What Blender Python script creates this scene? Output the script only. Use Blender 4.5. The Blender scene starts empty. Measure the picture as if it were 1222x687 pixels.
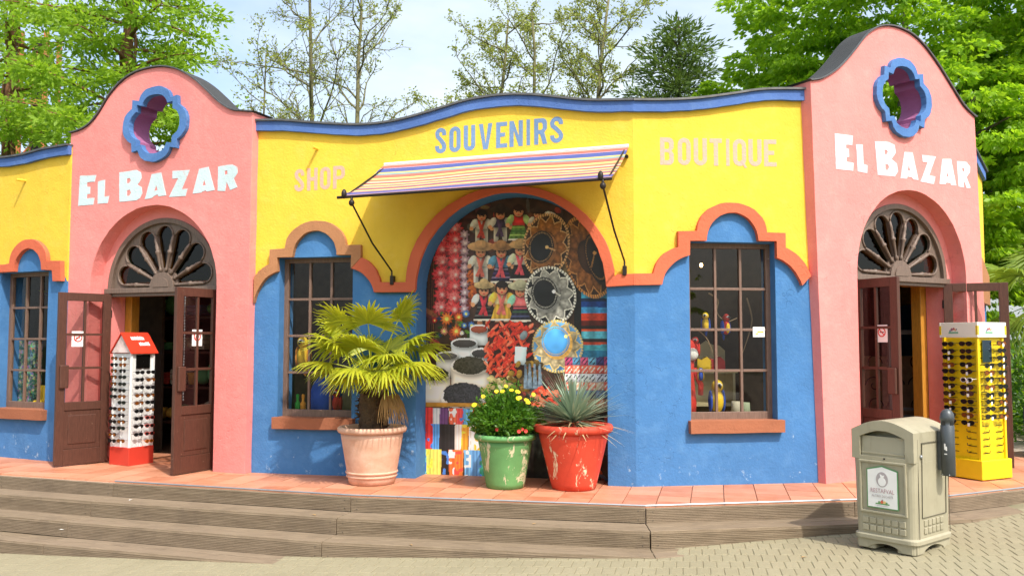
import bpy, bmesh, math, random
import numpy as np
from mathutils import Vector, Matrix, Quaternion
from mathutils.geometry import tessellate_polygon
random.seed(7)
rng = np.random.default_rng(7)
R = math.radians
scene = bpy.context.scene
C = scene.collection

# ------------------------------------------------------------------ camera
EYE = Vector((0.0, 0.0, 1.95))
cam_d = bpy.data.cameras.new('camera'); cam = bpy.data.objects.new('camera', cam_d); C.objects.link(cam)
cam.location = EYE; cam.rotation_euler = (R(90 + 3.515), 0, 0)
cam_d.sensor_width = 36.0; cam_d.lens = 36.0 * 1050 / 1222
cam_d.clip_start = 0.05; cam_d.clip_end = 1500
scene.camera = cam
# ------------------------------------------------------------------ light
SUN_AZ, SUN_EL = R(33), R(52)
sun_dir = Vector((math.sin(SUN_AZ) * math.cos(SUN_EL), -math.cos(SUN_AZ) * math.cos(SUN_EL), math.sin(SUN_EL)))
sd = bpy.data.lights.new('sun', 'SUN'); sd.energy = 2.1; sd.angle = R(1.0); sd.color = (1.0, 0.95, 0.86)
so = bpy.data.objects.new('sun', sd); C.objects.link(so); so.location = (8, -12, 20)
so.rotation_euler = sun_dir.to_track_quat('Z', 'Y').to_euler()
world = bpy.data.worlds.new('World'); scene.world = world; world.use_nodes = True
wn = world.node_tree.nodes; wl = world.node_tree.links; wn.clear()
sky = wn.new('ShaderNodeTexSky'); sky.sky_type = 'NISHITA'; sky.sun_disc = False
sky.sun_elevation = SUN_EL; sky.sun_rotation = math.pi - SUN_AZ
sky.air_density = 1.0; sky.dust_density = 4.0; sky.ozone_density = 1.0; sky.altitude = 20
wtc = wn.new('ShaderNodeTexCoord'); wmap = wn.new('ShaderNodeMapping'); wmap.inputs['Scale'].default_value = (1.6, 1.6, 4.0)
wno = wn.new('ShaderNodeTexNoise'); wno.inputs['Scale'].default_value = 1.5; wno.inputs['Detail'].default_value = 7; wno.inputs['Roughness'].default_value = 0.55
wrm = wn.new('ShaderNodeValToRGB'); wrm.color_ramp.elements[0].position = 0.40; wrm.color_ramp.elements[1].position = 0.74
wrm.color_ramp.elements[0].color = (0.12, 0.12, 0.12, 1); wrm.color_ramp.elements[1].color = (1, 1, 1, 1)
wmx = wn.new('ShaderNodeMix'); wmx.data_type = 'RGBA'; wmx.inputs['B'].default_value = (3.3, 3.6, 3.7, 1)
wbg = wn.new('ShaderNodeBackground'); wbg.inputs['Strength'].default_value = 0.15
wo = wn.new('ShaderNodeOutputWorld')
wl.new(wtc.outputs['Generated'], wmap.inputs['Vector']); wl.new(wmap.outputs['Vector'], wno.inputs['Vector'])
wl.new(wno.outputs['Fac'], wrm.inputs['Fac']); wl.new(wrm.outputs['Color'], wmx.inputs['Factor'])
wl.new(sky.outputs['Color'], wmx.inputs['A']); wl.new(wmx.outputs['Result'], wbg.inputs['Color'])
wl.new(wbg.outputs['Background'], wo.inputs['Surface'])
# ------------------------------------------------------------------ exposure
vs = scene.view_settings; vs.view_transform = 'Standard'; vs.look = 'None'; vs.gamma = 1.0; vs.use_curve_mapping = False
vs.exposure = 1.12
try:
    scene.cycles.use_denoising = True
    scene.cycles.max_bounces = 10; scene.cycles.transparent_max_bounces = 24
    scene.cycles.caustics_reflective = False; scene.cycles.caustics_refractive = False
except Exception: pass

# ------------------------------------------------------------------ mesh helpers
def mesh(name, V, F, mat, parent=None, smooth=False, recalc=False, bevel=0.0, fm=None, loc=None, rot=None, bseg=2):
    me = bpy.data.meshes.new(name)
    me.from_pydata([tuple(v) for v in V], [], F)
    mats = mat if isinstance(mat, (list, tuple)) else [mat]
    for m in mats: me.materials.append(m)
    if fm is not None: me.polygons.foreach_set('material_index', fm)
    if recalc:
        bm = bmesh.new(); bm.from_mesh(me); bmesh.ops.recalc_face_normals(bm, faces=bm.faces[:]); bm.to_mesh(me); bm.free()
    if smooth: me.polygons.foreach_set('use_smooth', [True] * len(me.polygons))
    me.update()
    o = bpy.data.objects.new(name, me); C.objects.link(o)
    put(o, parent)
    if loc is not None: o.location = loc
    if rot is not None: o.rotation_euler = rot
    if bevel:
        b = o.modifiers.new('bevel', 'BEVEL'); b.width = bevel; b.segments = bseg; b.limit_method = 'ANGLE'; b.angle_limit = R(40)
    return o
WORLD_ROOTS = {}
def put(o, parent):
    if parent is not None:
        o.parent = parent
        if parent.name in WORLD_ROOTS: o.location = -WORLD_ROOTS[parent.name]
def tag(o, label, cat, group=None):
    o['label'] = label; o['category'] = cat
    if group: o['group'] = group
    return o
def empty(name, loc, rotz=0, world=False):
    o = bpy.data.objects.new(name, None); C.objects.link(o); o.location = loc; o.rotation_euler = (0, 0, rotz)
    o.empty_display_size = 0.2
    if world: WORLD_ROOTS[o.name] = Vector(loc)
    return o
def struct(o): o['kind'] = 'structure'; return o
def dup(o, parent=None):
    c = o.copy(); C.objects.link(c)
    if parent is not None: c.parent = parent
    return c
def dup_tree(o, loc, rot=None, parent=None):
    c = o.copy(); C.objects.link(c); c.location = loc
    if rot is not None: c.rotation_euler = rot
    if parent is not None: c.parent = parent
    for ch in list(o.children):
        d = ch.copy(); C.objects.link(d); d.parent = c
        for g in list(ch.children):
            e = g.copy(); C.objects.link(e); e.parent = d
    return c

class MB:
    """collects shapes into one mesh"""
    def __init__(s): s.V = []; s.F = []; s.M = []
    def add(s, V, F, m=0):
        b = len(s.V); s.V += [tuple(v) for v in V]; s.F += [tuple(i + b for i in f) for f in F]; s.M += [m] * len(F); return s
    def box(s, c, size, rz=0, m=0, mat=None):
        hx, hy, hz = size[0] / 2, size[1] / 2, size[2] / 2
        P = [Vector((x, y, z)) for z in (-hz, hz) for x, y in ((-hx, -hy), (hx, -hy), (hx, hy), (-hx, hy))]
        q = Matrix.Rotation(rz, 3, 'Z') if mat is None else mat
        P = [q @ p + Vector(c) for p in P]
        return s.add(P, [(3, 2, 1, 0), (4, 5, 6, 7), (0, 1, 5, 4), (1, 2, 6, 5), (2, 3, 7, 6), (3, 0, 4, 7)], m)
    def tube(s, path, r, n=8, m=0, cap=True):
        path = [Vector(p) for p in path]; k = len(path)
        rr = r if isinstance(r, (list, tuple)) else [r] * k
        V = []; F = []; ref = None
        for i, p in enumerate(path):
            t = (path[min(i + 1, k - 1)] - path[max(i - 1, 0)])
            t = t.normalized() if t.length > 1e-9 else Vector((0, 0, 1))
            if ref is None: ref = Vector((1, 0, 0)) if abs(t.x) < 0.8 else Vector((0, 1, 0))
            a = (ref - t * ref.dot(t)); a = a.normalized() if a.length > 1e-6 else t.orthogonal().normalized()
            b = t.cross(a); ref = a
            for j in range(n):
                w = 2 * math.pi * j / n; V.append(p + (a * math.cos(w) + b * math.sin(w)) * rr[i])
        for i in range(k - 1):
            for j in range(n):
                F.append((i * n + j, i * n + (j + 1) % n, (i + 1) * n + (j + 1) % n, (i + 1) * n + j))
        if cap: F += [tuple(range(n - 1, -1, -1)), tuple(range((k - 1) * n, k * n))]
        return s.add(V, F, m)
    def lathe(s, prof, n=32, c=(0, 0, 0), m=0, wob=0.0, axis=None):
        """prof: (radius, height) from bottom to top"""
        V = []; F = []; c = Vector(c)
        for i, (r, z) in enumerate(prof):
            for j in range(n):
                w = 2 * math.pi * j / n; q = r * (1 + (wob * math.sin(3 * w + i * .4) if wob else 0))
                v = Vector((q * math.cos(w), q * math.sin(w), z))
                V.append((axis @ v if axis is not None else v) + c)
        for i in range(len(prof) - 1):
            for j in range(n): F.append((i * n + j, i * n + (j + 1) % n, (i + 1) * n + (j + 1) % n, (i + 1) * n + j))
        F += [tuple(range(n - 1, -1, -1)), tuple(range((len(prof) - 1) * n, len(prof) * n))]
        return s.add(V, F, m)
    def ell(s, c, r, nu=12, nv=8, m=0, mat=None):
        V = []; F = []; c = Vector(c)
        for i in range(nv + 1):
            ph = math.pi * i / nv
            for j in range(nu):
                th = 2 * math.pi * j / nu
                v = Vector((r[0] * math.sin(ph) * math.cos(th), r[1] * math.sin(ph) * math.sin(th), -r[2] * math.cos(ph)))
                V.append((mat @ v if mat is not None else v) + c)
        for i in range(nv):
            for j in range(nu): F.append((i * nu + j, i * nu + (j + 1) % nu, (i + 1) * nu + (j + 1) % nu, (i + 1) * nu + j))
        return s.add(V, F, m)
    def prism(s, loops, f0, f1, m=0):
        """loops of 2D points; f0/f1 map (x,y)->3D for the two faces"""
        flat = [p for l in loops for p in l]
        T = tessellate_polygon([[Vector((p[0], p[1], 0)) for p in l] for l in loops]); n = len(flat)
        V = [f0(*p) for p in flat] + [f1(*p) for p in flat]
        F = []
        for t in T:
            a, b, c = (flat[i] for i in t)
            if abs((b[0] - a[0]) * (c[1] - a[1]) - (c[0] - a[0]) * (b[1] - a[1])) < 1e-10: continue
            F.append(tuple(t)); F.append(tuple(i + n for i in reversed(t)))
        b = 0
        for l in loops:
            k = len(l)
            for i in range(k): F.append((b + i, b + (i + 1) % k, n + b + (i + 1) % k, n + b + i))
            b += k
        return s.add(V, F, m)
    def build(s, name, mat, parent=None, **kw):
        fm = s.M if isinstance(mat, (list, tuple)) else None
        return mesh(name, s.V, s.F, mat, parent, fm=fm, **kw)

class Fr:
    """a wall frame: u along the wall, o outwards, z up"""
    def __init__(s, A, rot):
        s.A = Vector((A[0], A[1])); a = R(rot); s.rot = a
        s.d = Vector((math.cos(a), math.sin(a))); s.n = Vector((s.d.y, -s.d.x))
    def p(s, u, o, z):
        q = s.A + s.d * u + s.n * o; return Vector((q.x, q.y, z))
    def box(s, mb, u0, u1, o0, o1, z0, z1, m=0):
        P = [s.p(u, o, z) for z in (z0, z1) for u, o in ((u0, o1), (u1, o1), (u1, o0), (u0, o0))]
        return mb.add(P, [(3, 2, 1, 0), (4, 5, 6, 7), (0, 1, 5, 4), (1, 2, 6, 5), (2, 3, 7, 6), (3, 0, 4, 7)], m)
    def slab(s, mb, loops, o0, o1, m=0):
        return mb.prism(loops, lambda u, z: s.p(u, o1, z), lambda u, z: s.p(u, o0, z), m)

def arc(cx, cy, rx, ry, a0, a1, n):
    return [(cx + rx * math.cos(R(a0 + (a1 - a0) * i / n)), cy + ry * math.sin(R(a0 + (a1 - a0) * i / n))) for i in range(n + 1)]
def smooth_line(pts, n):
    """Catmull-Rom through pts"""
    out = []
    for i in range(len(pts) - 1):
        p0 = pts[max(i - 1, 0)]; p1 = pts[i]; p2 = pts[i + 1]; p3 = pts[min(i + 2, len(pts) - 1)]
        for k in range(n):
            t = k / n
            out.append(tuple(0.5 * (2 * p1[j] + (p2[j] - p0[j]) * t + (2 * p0[j] - 5 * p1[j] + 4 * p2[j] - p3[j]) * t * t + (3 * p1[j] - p0[j] - 3 * p2[j] + p3[j]) * t ** 3) for j in range(len(p1))))
    out.append(tuple(pts[-1])); return out

# ------------------------------------------------------------------ materials
def lin(c):
    return tuple(((x / 255) / 12.92 if x / 255 <= 0.04045 else ((x / 255 + 0.055) / 1.055) ** 2.4) for x in c)
class N:
    def __init__(s, name):
        s.m = bpy.data.materials.new(name); s.m.use_nodes = True; s.t = s.m.node_tree; s.n = s.t.nodes; s.l = s.t.links
        s.b = s.n['Principled BSDF']; s.out = s.n['Material Output']
    def node(s, k, **kw):
        x = s.n.new(k)
        for a, v in kw.items():
            if a.startswith('i_'): x.inputs[a[2:].replace('_', ' ')].default_value = v
            else: setattr(x, a, v)
        return x
    def link(s, a, b): s.l.new(a, b)
    def noise(s, scale, detail=4, vec=None, rough=0.55, dist=0.0):
        x = s.node('ShaderNodeTexNoise'); x.inputs['Scale'].default_value = scale; x.inputs['Detail'].default_value = detail
        x.inputs['Roughness'].default_value = rough; x.inputs['Distortion'].default_value = dist
        if vec is not None: s.link(vec, x.inputs['Vector'])
        return x.outputs['Fac']
    def pos(s): return s.node('ShaderNodeNewGeometry').outputs['Position']
    def obj(s): return s.node('ShaderNodeTexCoord').outputs['Object']
    def scaled(s, vec, sc):
        x = s.node('ShaderNodeMapping'); x.inputs['Scale'].default_value = sc; s.link(vec, x.inputs['Vector']); return x.outputs['Vector']
    def ramp(s, f, a, b, ca=(0, 0, 0), cb=(1, 1, 1)):
        x = s.node('ShaderNodeValToRGB'); e = x.color_ramp.elements; e[0].position = a; e[1].position = b
        e[0].color = (*ca, 1); e[1].color = (*cb, 1); s.link(f, x.inputs['Fac']); return x.outputs['Color']
    def mix(s, f, a, b, mode='MIX'):
        x = s.node('ShaderNodeMix', data_type='RGBA', blend_type=mode)
        for sock, v in (('Factor', f), ('A', a), ('B', b)):
            if hasattr(v, 'links') or hasattr(v, 'is_linked'): s.link(v, x.inputs[sock])
            elif sock == 'Factor': x.inputs['Factor'].default_value = v
            else: x.inputs[sock].default_value = (*v[:3], 1)
        return x.outputs['Result']
    def math(s, op, a, b=None):
        x = s.node('ShaderNodeMath', operation=op)
        for i, v in enumerate((a, b)):
            if v is None: continue
            if hasattr(v, 'is_linked'): s.link(v, x.inputs[i])
            else: x.inputs[i].default_value = v
        return x.outputs[0]
    def bump(s, h, strength=0.3, dist=0.02):
        x = s.node('ShaderNodeBump'); x.inputs['Strength'].default_value = strength; x.inputs['Distance'].default_value = dist
        s.link(h, x.inputs['Height']); s.link(x.outputs['Normal'], s.b.inputs['Normal'])
    def col(s, c):
        if hasattr(c, 'is_linked'): s.link(c, s.b.inputs['Base Color'])
        else: s.b.inputs['Base Color'].default_value = (*c[:3], 1)
        return s
    def rough(s, r, spec=None):
        if hasattr(r, 'is_linked'): s.link(r, s.b.inputs['Roughness'])
        else: s.b.inputs['Roughness'].default_value = r
        if spec is not None: s.b.inputs['Specular IOR Level'].default_value = spec
        return s
def plain(name, c, r=0.6, metal=0.0, var=0.0, bump=0.0, bscale=60, spec=None):
    n = N(name)
    if var:
        f = n.ramp(n.noise(9, 5, n.pos()), .3, .7)
        n.col(n.mix(f, tuple(x * (1 - var) for x in c), tuple(min(1, x * (1 + var * .6)) for x in c)))
    else: n.col(c)
    n.rough(r, spec); n.b.inputs['Metallic'].default_value = metal
    if bump: n.bump(n.noise(bscale, 4, n.pos()), bump, .01)
    return n.m
def plaster(name, c, stain=(0.3, 0.2, 0.12), var=.16, chips=None, chip_lo=None, fade=None):
    n = N(name); P = n.pos()
    big = n.ramp(n.noise(1.3, 5, P, .6), .3, .72)
    col = n.mix(big, tuple(x * (1 - var) for x in c), tuple(min(1, x * (1 + var * .45)) for x in c))
    streak = n.ramp(n.noise(3, 4, n.scaled(P, (3.5, 3.5, .35)), .6), .52, .8)
    col = n.mix(n.math('MULTIPLY', streak, .36), col, tuple(a * .75 + b * .12 for a, b in zip(c, stain)))
    if fade is not None: col = n.mix(n.math('MULTIPLY', n.ramp(n.noise(5.5, 6, P, .7), .5, .75), .45), col, fade)
    if chips is not None:
        sep = n.node('ShaderNodeSeparateXYZ'); n.link(P, sep.inputs[0])
        low = n.node('ShaderNodeMapRange'); n.link(sep.outputs['Z'], low.inputs['Value'])
        low.inputs['From Min'].default_value = chip_lo[0]; low.inputs['From Max'].default_value = chip_lo[1]
        low.inputs['To Min'].default_value = .058; low.inputs['To Max'].default_value = -.06
        f = n.math('ADD', n.noise(7.5, 9, P, .72), low.outputs['Result'])
        col = n.mix(n.math('MULTIPLY', n.ramp(f, .645, .70), .6), col, chips)
    n.col(col); n.rough(.88, .25)
    h = n.math('ADD', n.math('MULTIPLY', n.noise(4.5, 4, P), 1.0), n.math('MULTIPLY', n.noise(38, 4, P, .6), .45))
    # hairline cracks here and there
    vo = n.node('ShaderNodeTexVoronoi', feature='DISTANCE_TO_EDGE'); vo.inputs['Scale'].default_value = 1.15
    wv = n.node('ShaderNodeVectorMath', operation='ADD'); n.link(P, wv.inputs[0])
    nz_ = n.node('ShaderNodeTexNoise'); nz_.inputs['Scale'].default_value = 3.0; nz_.inputs['Detail'].default_value = 5; n.link(P, nz_.inputs['Vector']); n.link(nz_.outputs['Color'], wv.inputs[1]); n.link(wv.outputs[0], vo.inputs['Vector'])
    ck = n.math('MULTIPLY', n.ramp(vo.outputs['Distance'], .0, .006, (1, 1, 1), (0, 0, 0)), n.ramp(n.noise(.9, 3, P), .50, .62))
    n.col(n.mix(n.math('MULTIPLY', ck, .35), col, tuple(x * .45 for x in c)))
    n.bump(n.math('SUBTRACT', h, n.math('MULTIPLY', ck, .6)), .34, .03)
    return n.m
M = {}
M['pink'] = plaster('pink_plaster', (.79, .265, .245), (.5, .17, .13), .10, fade=(.83, .35, .31))
M['yellow'] = plaster('yellow_plaster', (.83, .548, .058), (.5, .33, .05), .09, fade=(.84, .585, .12))
M['blue'] = plaster('blue_plaster', (.066, .20, .44), (.1, .15, .25), .16, chips=(.42, .55, .66), chip_lo=(.45, 1.3), fade=(.12, .285, .53))
M['orange'] = plaster('orange_plaster', (.65, .148, .075), (.3, .08, .04), .14)
M['brown_band'] = plaster('faded_brown_plaster', (.43, .20, .095), (.2, .1, .06), .16)
M['trim_blue'] = plaster('trim_blue_paint', (.085, .17, .44), (.06, .1, .2), .2, fade=(.16, .27, .5))
M['quatre_blue'] = plaster('frame_blue_paint', (.085, .20, .46), (.06, .1, .2), .2, fade=(.15, .30, .55))
M['sill'] = plaster('terracotta_sill_paint', (.36, .135, .07), (.15, .08, .05), .2)
M['purple'] = plaster('purple_plaster', (.34, .12, .25), (.2, .07, .1), .15)
def felt():
    n = N('roofing_felt'); P = n.pos()
    n.col(n.mix(n.noise(120, 3, P), (.030, .032, .034), (.085, .088, .09))); n.rough(.95, .2); n.bump(n.noise(160, 3, P), .6, .01); return n.m
M['felt'] = felt()
M['flashing'] = plain('grey_flashing', (.13, .13, .13), .5, .5, .3)
def painted_wood(name, c, worn, r=.45):
    n = N(name); P = n.obj(); W = n.pos()
    g = n.noise(14, 5, n.scaled(W, (6, 6, .7)), .6)
    col = n.mix(n.ramp(g, .3, .7), tuple(x * .75 for x in c), tuple(x * 1.2 for x in c))
    chip = n.ramp(n.noise(26, 6, W, .7), .66, .71)
    col = n.mix(n.math('MULTIPLY', chip, .7), col, worn)
    n.col(col); n.rough(r, .4); n.bump(n.noise(60, 4, n.scaled(W, (4, 4, .5))), .18, .006); return n.m
M['door'] = painted_wood('brown_door_paint', (.085, .034, .022), (.34, .25, .18))
M['win'] = painted_wood('brown_window_paint', (.185, .115, .085), (.48, .40, .34), .5)
M['fan'] = painted_wood('fanlight_paint', (.165, .118, .092), (.34, .28, .24), .5)
M['ochre'] = painted_wood('ochre_frame_paint', (.50, .23, .03), (.4, .3, .1))
def glass(name, tint=(.86, .88, .86), r=.01, ior=1.5, dirt=.0):
    n = N(name); n.n.remove(n.b)
    tr = n.node('ShaderNodeBsdfTransparent'); tr.inputs['Color'].default_value = (*tint, 1)
    gl = n.node('ShaderNodeBsdfGlossy'); gl.inputs['Roughness'].default_value = r
    lw_ = n.node('ShaderNodeLayerWeight')      # symmetric Schlick term, the same from both sides of the pane
    f5 = n.math('ADD', n.math('MULTIPLY', n.math('POWER', lw_.outputs['Facing'], 5.0), .9), .038)
    mx = n.node('ShaderNodeMixShader'); n.link(f5, mx.inputs['Fac'])
    n.link(tr.outputs[0], mx.inputs[1]); n.link(gl.outputs[0], mx.inputs[2]); n.link(mx.outputs[0], n.out.inputs['Surface']); return n.m
M['glass'] = glass('window_glass')
M['door_glass'] = glass('door_glass', (.74, .70, .68))
M['amber'] = glass('amber_glass', (.50, .36, .04), .06)
M['green_glass'] = glass('green_glass', (.10, .22, .12), .06)
M['white'] = plain('white_paint', (.80, .80, .78), .5, var=.04)
M['letter_white'] = plaster('letter_white_paint', (.60, .74, .765), (.5, .5, .5), .16, chips=(.72, .40, .36), chip_lo=(0, 20))
M['letter_blue'] = plaster('letter_blue_paint', (.17, .28, .47), (.3, .3, .3), .2)
def faded_pink():
    n = N('letter_faded_pink'); P = n.pos()
    n.col(n.mix(n.ramp(n.noise(30, 5, P, .7), .35, .75), (.77, .375, .345), (.80, .43, .22))); n.rough(.9); n.bump(n.noise(38, 4, P, .6), .3, .02); return n.m
M['letter_pink'] = faded_pink()
M['iron'] = plain('dark_iron', (.035, .028, .025), .5, .6, .3)
M['steel'] = plain('brushed_steel', (.36, .38, .40), .5, .7, .1)
M['grey_metal'] = plain('grey_metal', (.24, .27, .28), .45, .3, .1)
M['black'] = plain('black_plastic', (.012, .012, .012), .35)
M['dark_int'] = plain('dark_interior_wall', (.07, .045, .03), .9, var=.3)
M['int_floor'] = plain('interior_floor', (.14, .075, .045), .5, var=.3)
# ================================================================== the setting
DZ = 0.45
def gz(x): return 0.078 + 0.044 * max(-14, min(14, x))
FRONT = [(-10.5, 11.95), (-6.59, 10.43), (-5.849, 10.162), (-4.287, 9.616), (-1.571, 8.745), (1.222, 8.179), (3.253, 8.501), (4.20, 8.67), (5.289, 9.199), (9.0, 11.1)]
def offset_line(L, d):
    out = []
    for i, p in enumerate(L):
        n = Vector((0, 0))
        dirs = []
        if i > 0: t = Vector(p) - Vector(L[i - 1]); dirs.append(Vector((t.y, -t.x)).normalized())
        if i < len(L) - 1: t = Vector(L[i + 1]) - Vector(p); dirs.append(Vector((t.y, -t.x)).normalized())
        n = sum(dirs, Vector((0, 0))).normalized(); k = d / max(.5, n.dot(dirs[0]))
        out.append((p[0] + n.x * k, p[1] + n.y * k))
    return out
# far ground, grass behind the shop
def grass_mat():
    n = N('grass_ground'); P = n.pos()
    n.col(n.mix(n.noise(3, 6, P), (.035, .065, .015), (.075, .12, .03))); n.rough(.95); n.bump(n.noise(40, 4, P), .6, .03); return n.m
struct(mesh('ground', [(-400, -60, -1.2), (400, -60, -1.2), (400, 700, -1.2), (-400, 700, -1.2)], [(0, 1, 2, 3)], grass_mat()))
struct(mesh('lawn', [(-60, 15.6, -.3), (60, 15.6, .2), (60, 70, .2), (-60, 70, -.3)], [(0, 1, 2, 3)], grass_mat()))
# paving: bed with joints, pavers on it
def paver_mat():
    n = N('concrete_paver'); P = n.pos()
    oi = n.node('ShaderNodeObjectInfo'); ri = n.node('ShaderNodeNewGeometry')
    v = n.math('ADD', n.math('MULTIPLY', ri.outputs['Random Per Island'], .5), n.math('MULTIPLY', oi.outputs['Random'], .5))
    c = n.mix(v, (.265, .238, .150), (.325, .292, .19))
    c = n.mix(n.math('MULTIPLY', n.ramp(n.noise(1.1, 5, P, .65), .35, .7), .5), c, (.34, .305, .20))
    c = n.mix(n.math('MULTIPLY', n.ramp(n.noise(150, 2, P), .45, .75), .5), c, (.15, .12, .075))
    c = n.mix(n.math('MULTIPLY', n.ramp(n.noise(110, 2, P), .6, .8), .5), c, (.52, .46, .34))
    n.col(c); n.rough(.9, .3); n.bump(n.noise(170, 3, P), .5, .006); return n.m
def bed_mat():
    n = N('paving_joint_sand'); P = n.pos()
    n.col(n.mix(n.ramp(n.noise(2.2, 5, P), .4, .65), (.235, .205, .125), (.19, .175, .09))); n.rough(.95); n.bump(n.noise(120, 3, P), .6, .01); return n.m
def far_paving():
    n = N('paving_far'); P = n.pos()
    br = n.node('ShaderNodeTexBrick'); br.inputs['Scale'].default_value = 1.0
    br.inputs['Brick Width'].default_value = .22; br.inputs['Row Height'].default_value = .108; br.inputs['Mortar Size'].default_value = .005
    br.inputs['Color1'].default_value = (.28, .235, .15, 1); br.inputs['Color2'].default_value = (.34, .29, .19, 1); br.inputs['Mortar'].default_value = (.15, .12, .07, 1)
    n.link(P, br.inputs['Vector']); n.col(br.outputs['Color']); n.rough(.9); return n.m
X0, X1 = -14, 14
pv = [(X0, -25, gz(X0) - .012), (X1, -25, gz(X1) - .012), (X1, 4.4, gz(X1) - .012), (X0, 4.4, gz(X0) - .012)]
paving_far = struct(mesh('square', [(a, b, c + .010) for a, b, c in pv], [(0, 1, 2, 3)], far_paving()))
paving = struct(mesh('paving', [(X0, 4.4, gz(X0) - .005), (X1, 4.4, gz(X1) - .005), (X1, 16, gz(X1) - .005), (X0, 16, gz(X0) - .005)], [(0, 1, 2, 3)], bed_mat()))
PM = paver_mat()
PL, PW, PH = .208, .103, .06
PA = R(-11)
pit_u, pit_v = PW + .004, PL + .004
slope = math.atan(.044)
base = MB()
def paver_geo(jx=0):
    a, b, h, e = PW / 2, PL / 2, .0, .004
    V = [(-a, -b, -PH), (a, -b, -PH), (a, b, -PH), (-a, b, -PH), (-a, -b, h - e), (a, -b, h - e), (a, b, h - e), (-a, b, h - e),
         (-a + e, -b + e, h), (a - e, -b + e, h), (a - e, b - e, h), (-a + e, b - e, h)]
    F = [(0, 1, 5, 4), (1, 2, 6, 5), (2, 3, 7, 6), (3, 0, 4, 7), (4, 5, 9, 8), (5, 6, 10, 9), (6, 7, 11, 10), (7, 4, 8, 11), (8, 9, 10, 11)]
    return V, F
cand = []
ca, sa = math.cos(PA), math.sin(PA)
front_pts = offset_line(FRONT, .25)
def behind_front(x, y):
    for a, b in zip(front_pts, front_pts[1:]):
        if a[0] <= x <= b[0]:
            return y > a[1] + (b[1] - a[1]) * (x - a[0]) / (b[0] - a[0])
    return True
for i in range(-95, 110):
    for j in range(-20, 60):
        lu = (i + .5 * (j % 2)) * pit_u; lv = j * pit_v
        x = lu * ca - lv * sa; y = 6.3 + lu * sa + lv * ca
        if y < 4.6 or y > 11.2 or abs(x) > 7.2 or behind_front(x, y): continue
        # seen by the photograph's camera?
        dx = x / y
        if abs(dx) > .66: continue
        cand.append((x, y))
cand.sort(key=lambda c: (0 if (5.95 < c[1] and abs(c[0] / c[1]) < .6 and c[0] > -1.2) else 1, c[1]))
pv_mesh = None; rest = MB(); rest_V = []
Vp, Fp = paver_geo()
for k, (x, y) in enumerate(cand):
    dz = random.uniform(-.0012, .0012); rz = PA + random.uniform(-.012, .012)
    if k < 300:
        if pv_mesh is None:
            o = mesh('paver', Vp, Fp, PM, paving); pv_mesh = o.data
        else:
            o = bpy.data.objects.new('paver', pv_mesh); C.objects.link(o); o.parent = paving
        o.location = (x, y, gz(x) + dz); o.rotation_euler = (random.uniform(-.004, .004), -slope + random.uniform(-.004, .004), rz)
    else:
        c, s = math.cos(rz), math.sin(rz); tx = -slope + random.uniform(-.004, .004)
        rest.add([(x + a * c - b * s, y + a * s + b * c, gz(x) + dz + h - tx * a) for a, b, h in Vp], Fp)
ro = rest.build('paver_field', PM, paving); ro['kind'] = 'stuff'

# deck: terracotta tiles on a raised platform, ribbed timber steps in front
deck = struct(MB().prism([FRONT + [(9.0, 15.5), (-10.5, 15.5)]], lambda x, y: (x, y, DZ - .022), lambda x, y: (x, y, -.6)).build('deck', plain('deck_mortar', (.52, .42, .33), .9, var=.2), recalc=True))
def tile_mat():
    n = N('terracotta_tile'); P = n.pos(); oi = n.node('ShaderNodeObjectInfo')
    c = n.mix(oi.outputs['Random'], (.43, .155, .075), (.61, .28, .165))
    c = n.mix(n.math('MULTIPLY', n.ramp(n.noise(4, 5, P, .6), .4, .7), .55), c, (.62, .31, .20))
    c = n.mix(n.math('MULTIPLY', n.ramp(n.noise(11, 6, P, .7), .55, .75), .35), c, (.28, .12, .07))
    n.col(c); n.rough(.55, .4); n.bump(n.noise(25, 4, P), .12, .008); return n.m
TM = tile_mat()
def clip_poly(poly, a, b, keep_left):
    """clip convex polygon by the line a->b"""
    out = []; ax, ay = a; dx, dy = b[0] - ax, b[1] - ay
    def sdf(p): v = dx * (p[1] - ay) - dy * (p[0] - ax); return v if keep_left else -v
    for i, p in enumerate(poly):
        q = poly[(i + 1) % len(poly)]; sp, sq = sdf(p), sdf(q)
        if sp >= 0: out.append(p)
        if (sp >= 0) != (sq >= 0):
            t = sp / (sp - sq); out.append((p[0] + (q[0] - p[0]) * t, p[1] + (q[1] - p[1]) * t))
    return out
TS = .31
edge_in = offset_line(FRONT, -.035)
TA = R(-13)
ct, st = math.cos(TA), math.sin(TA)
ntile = 0
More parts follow.
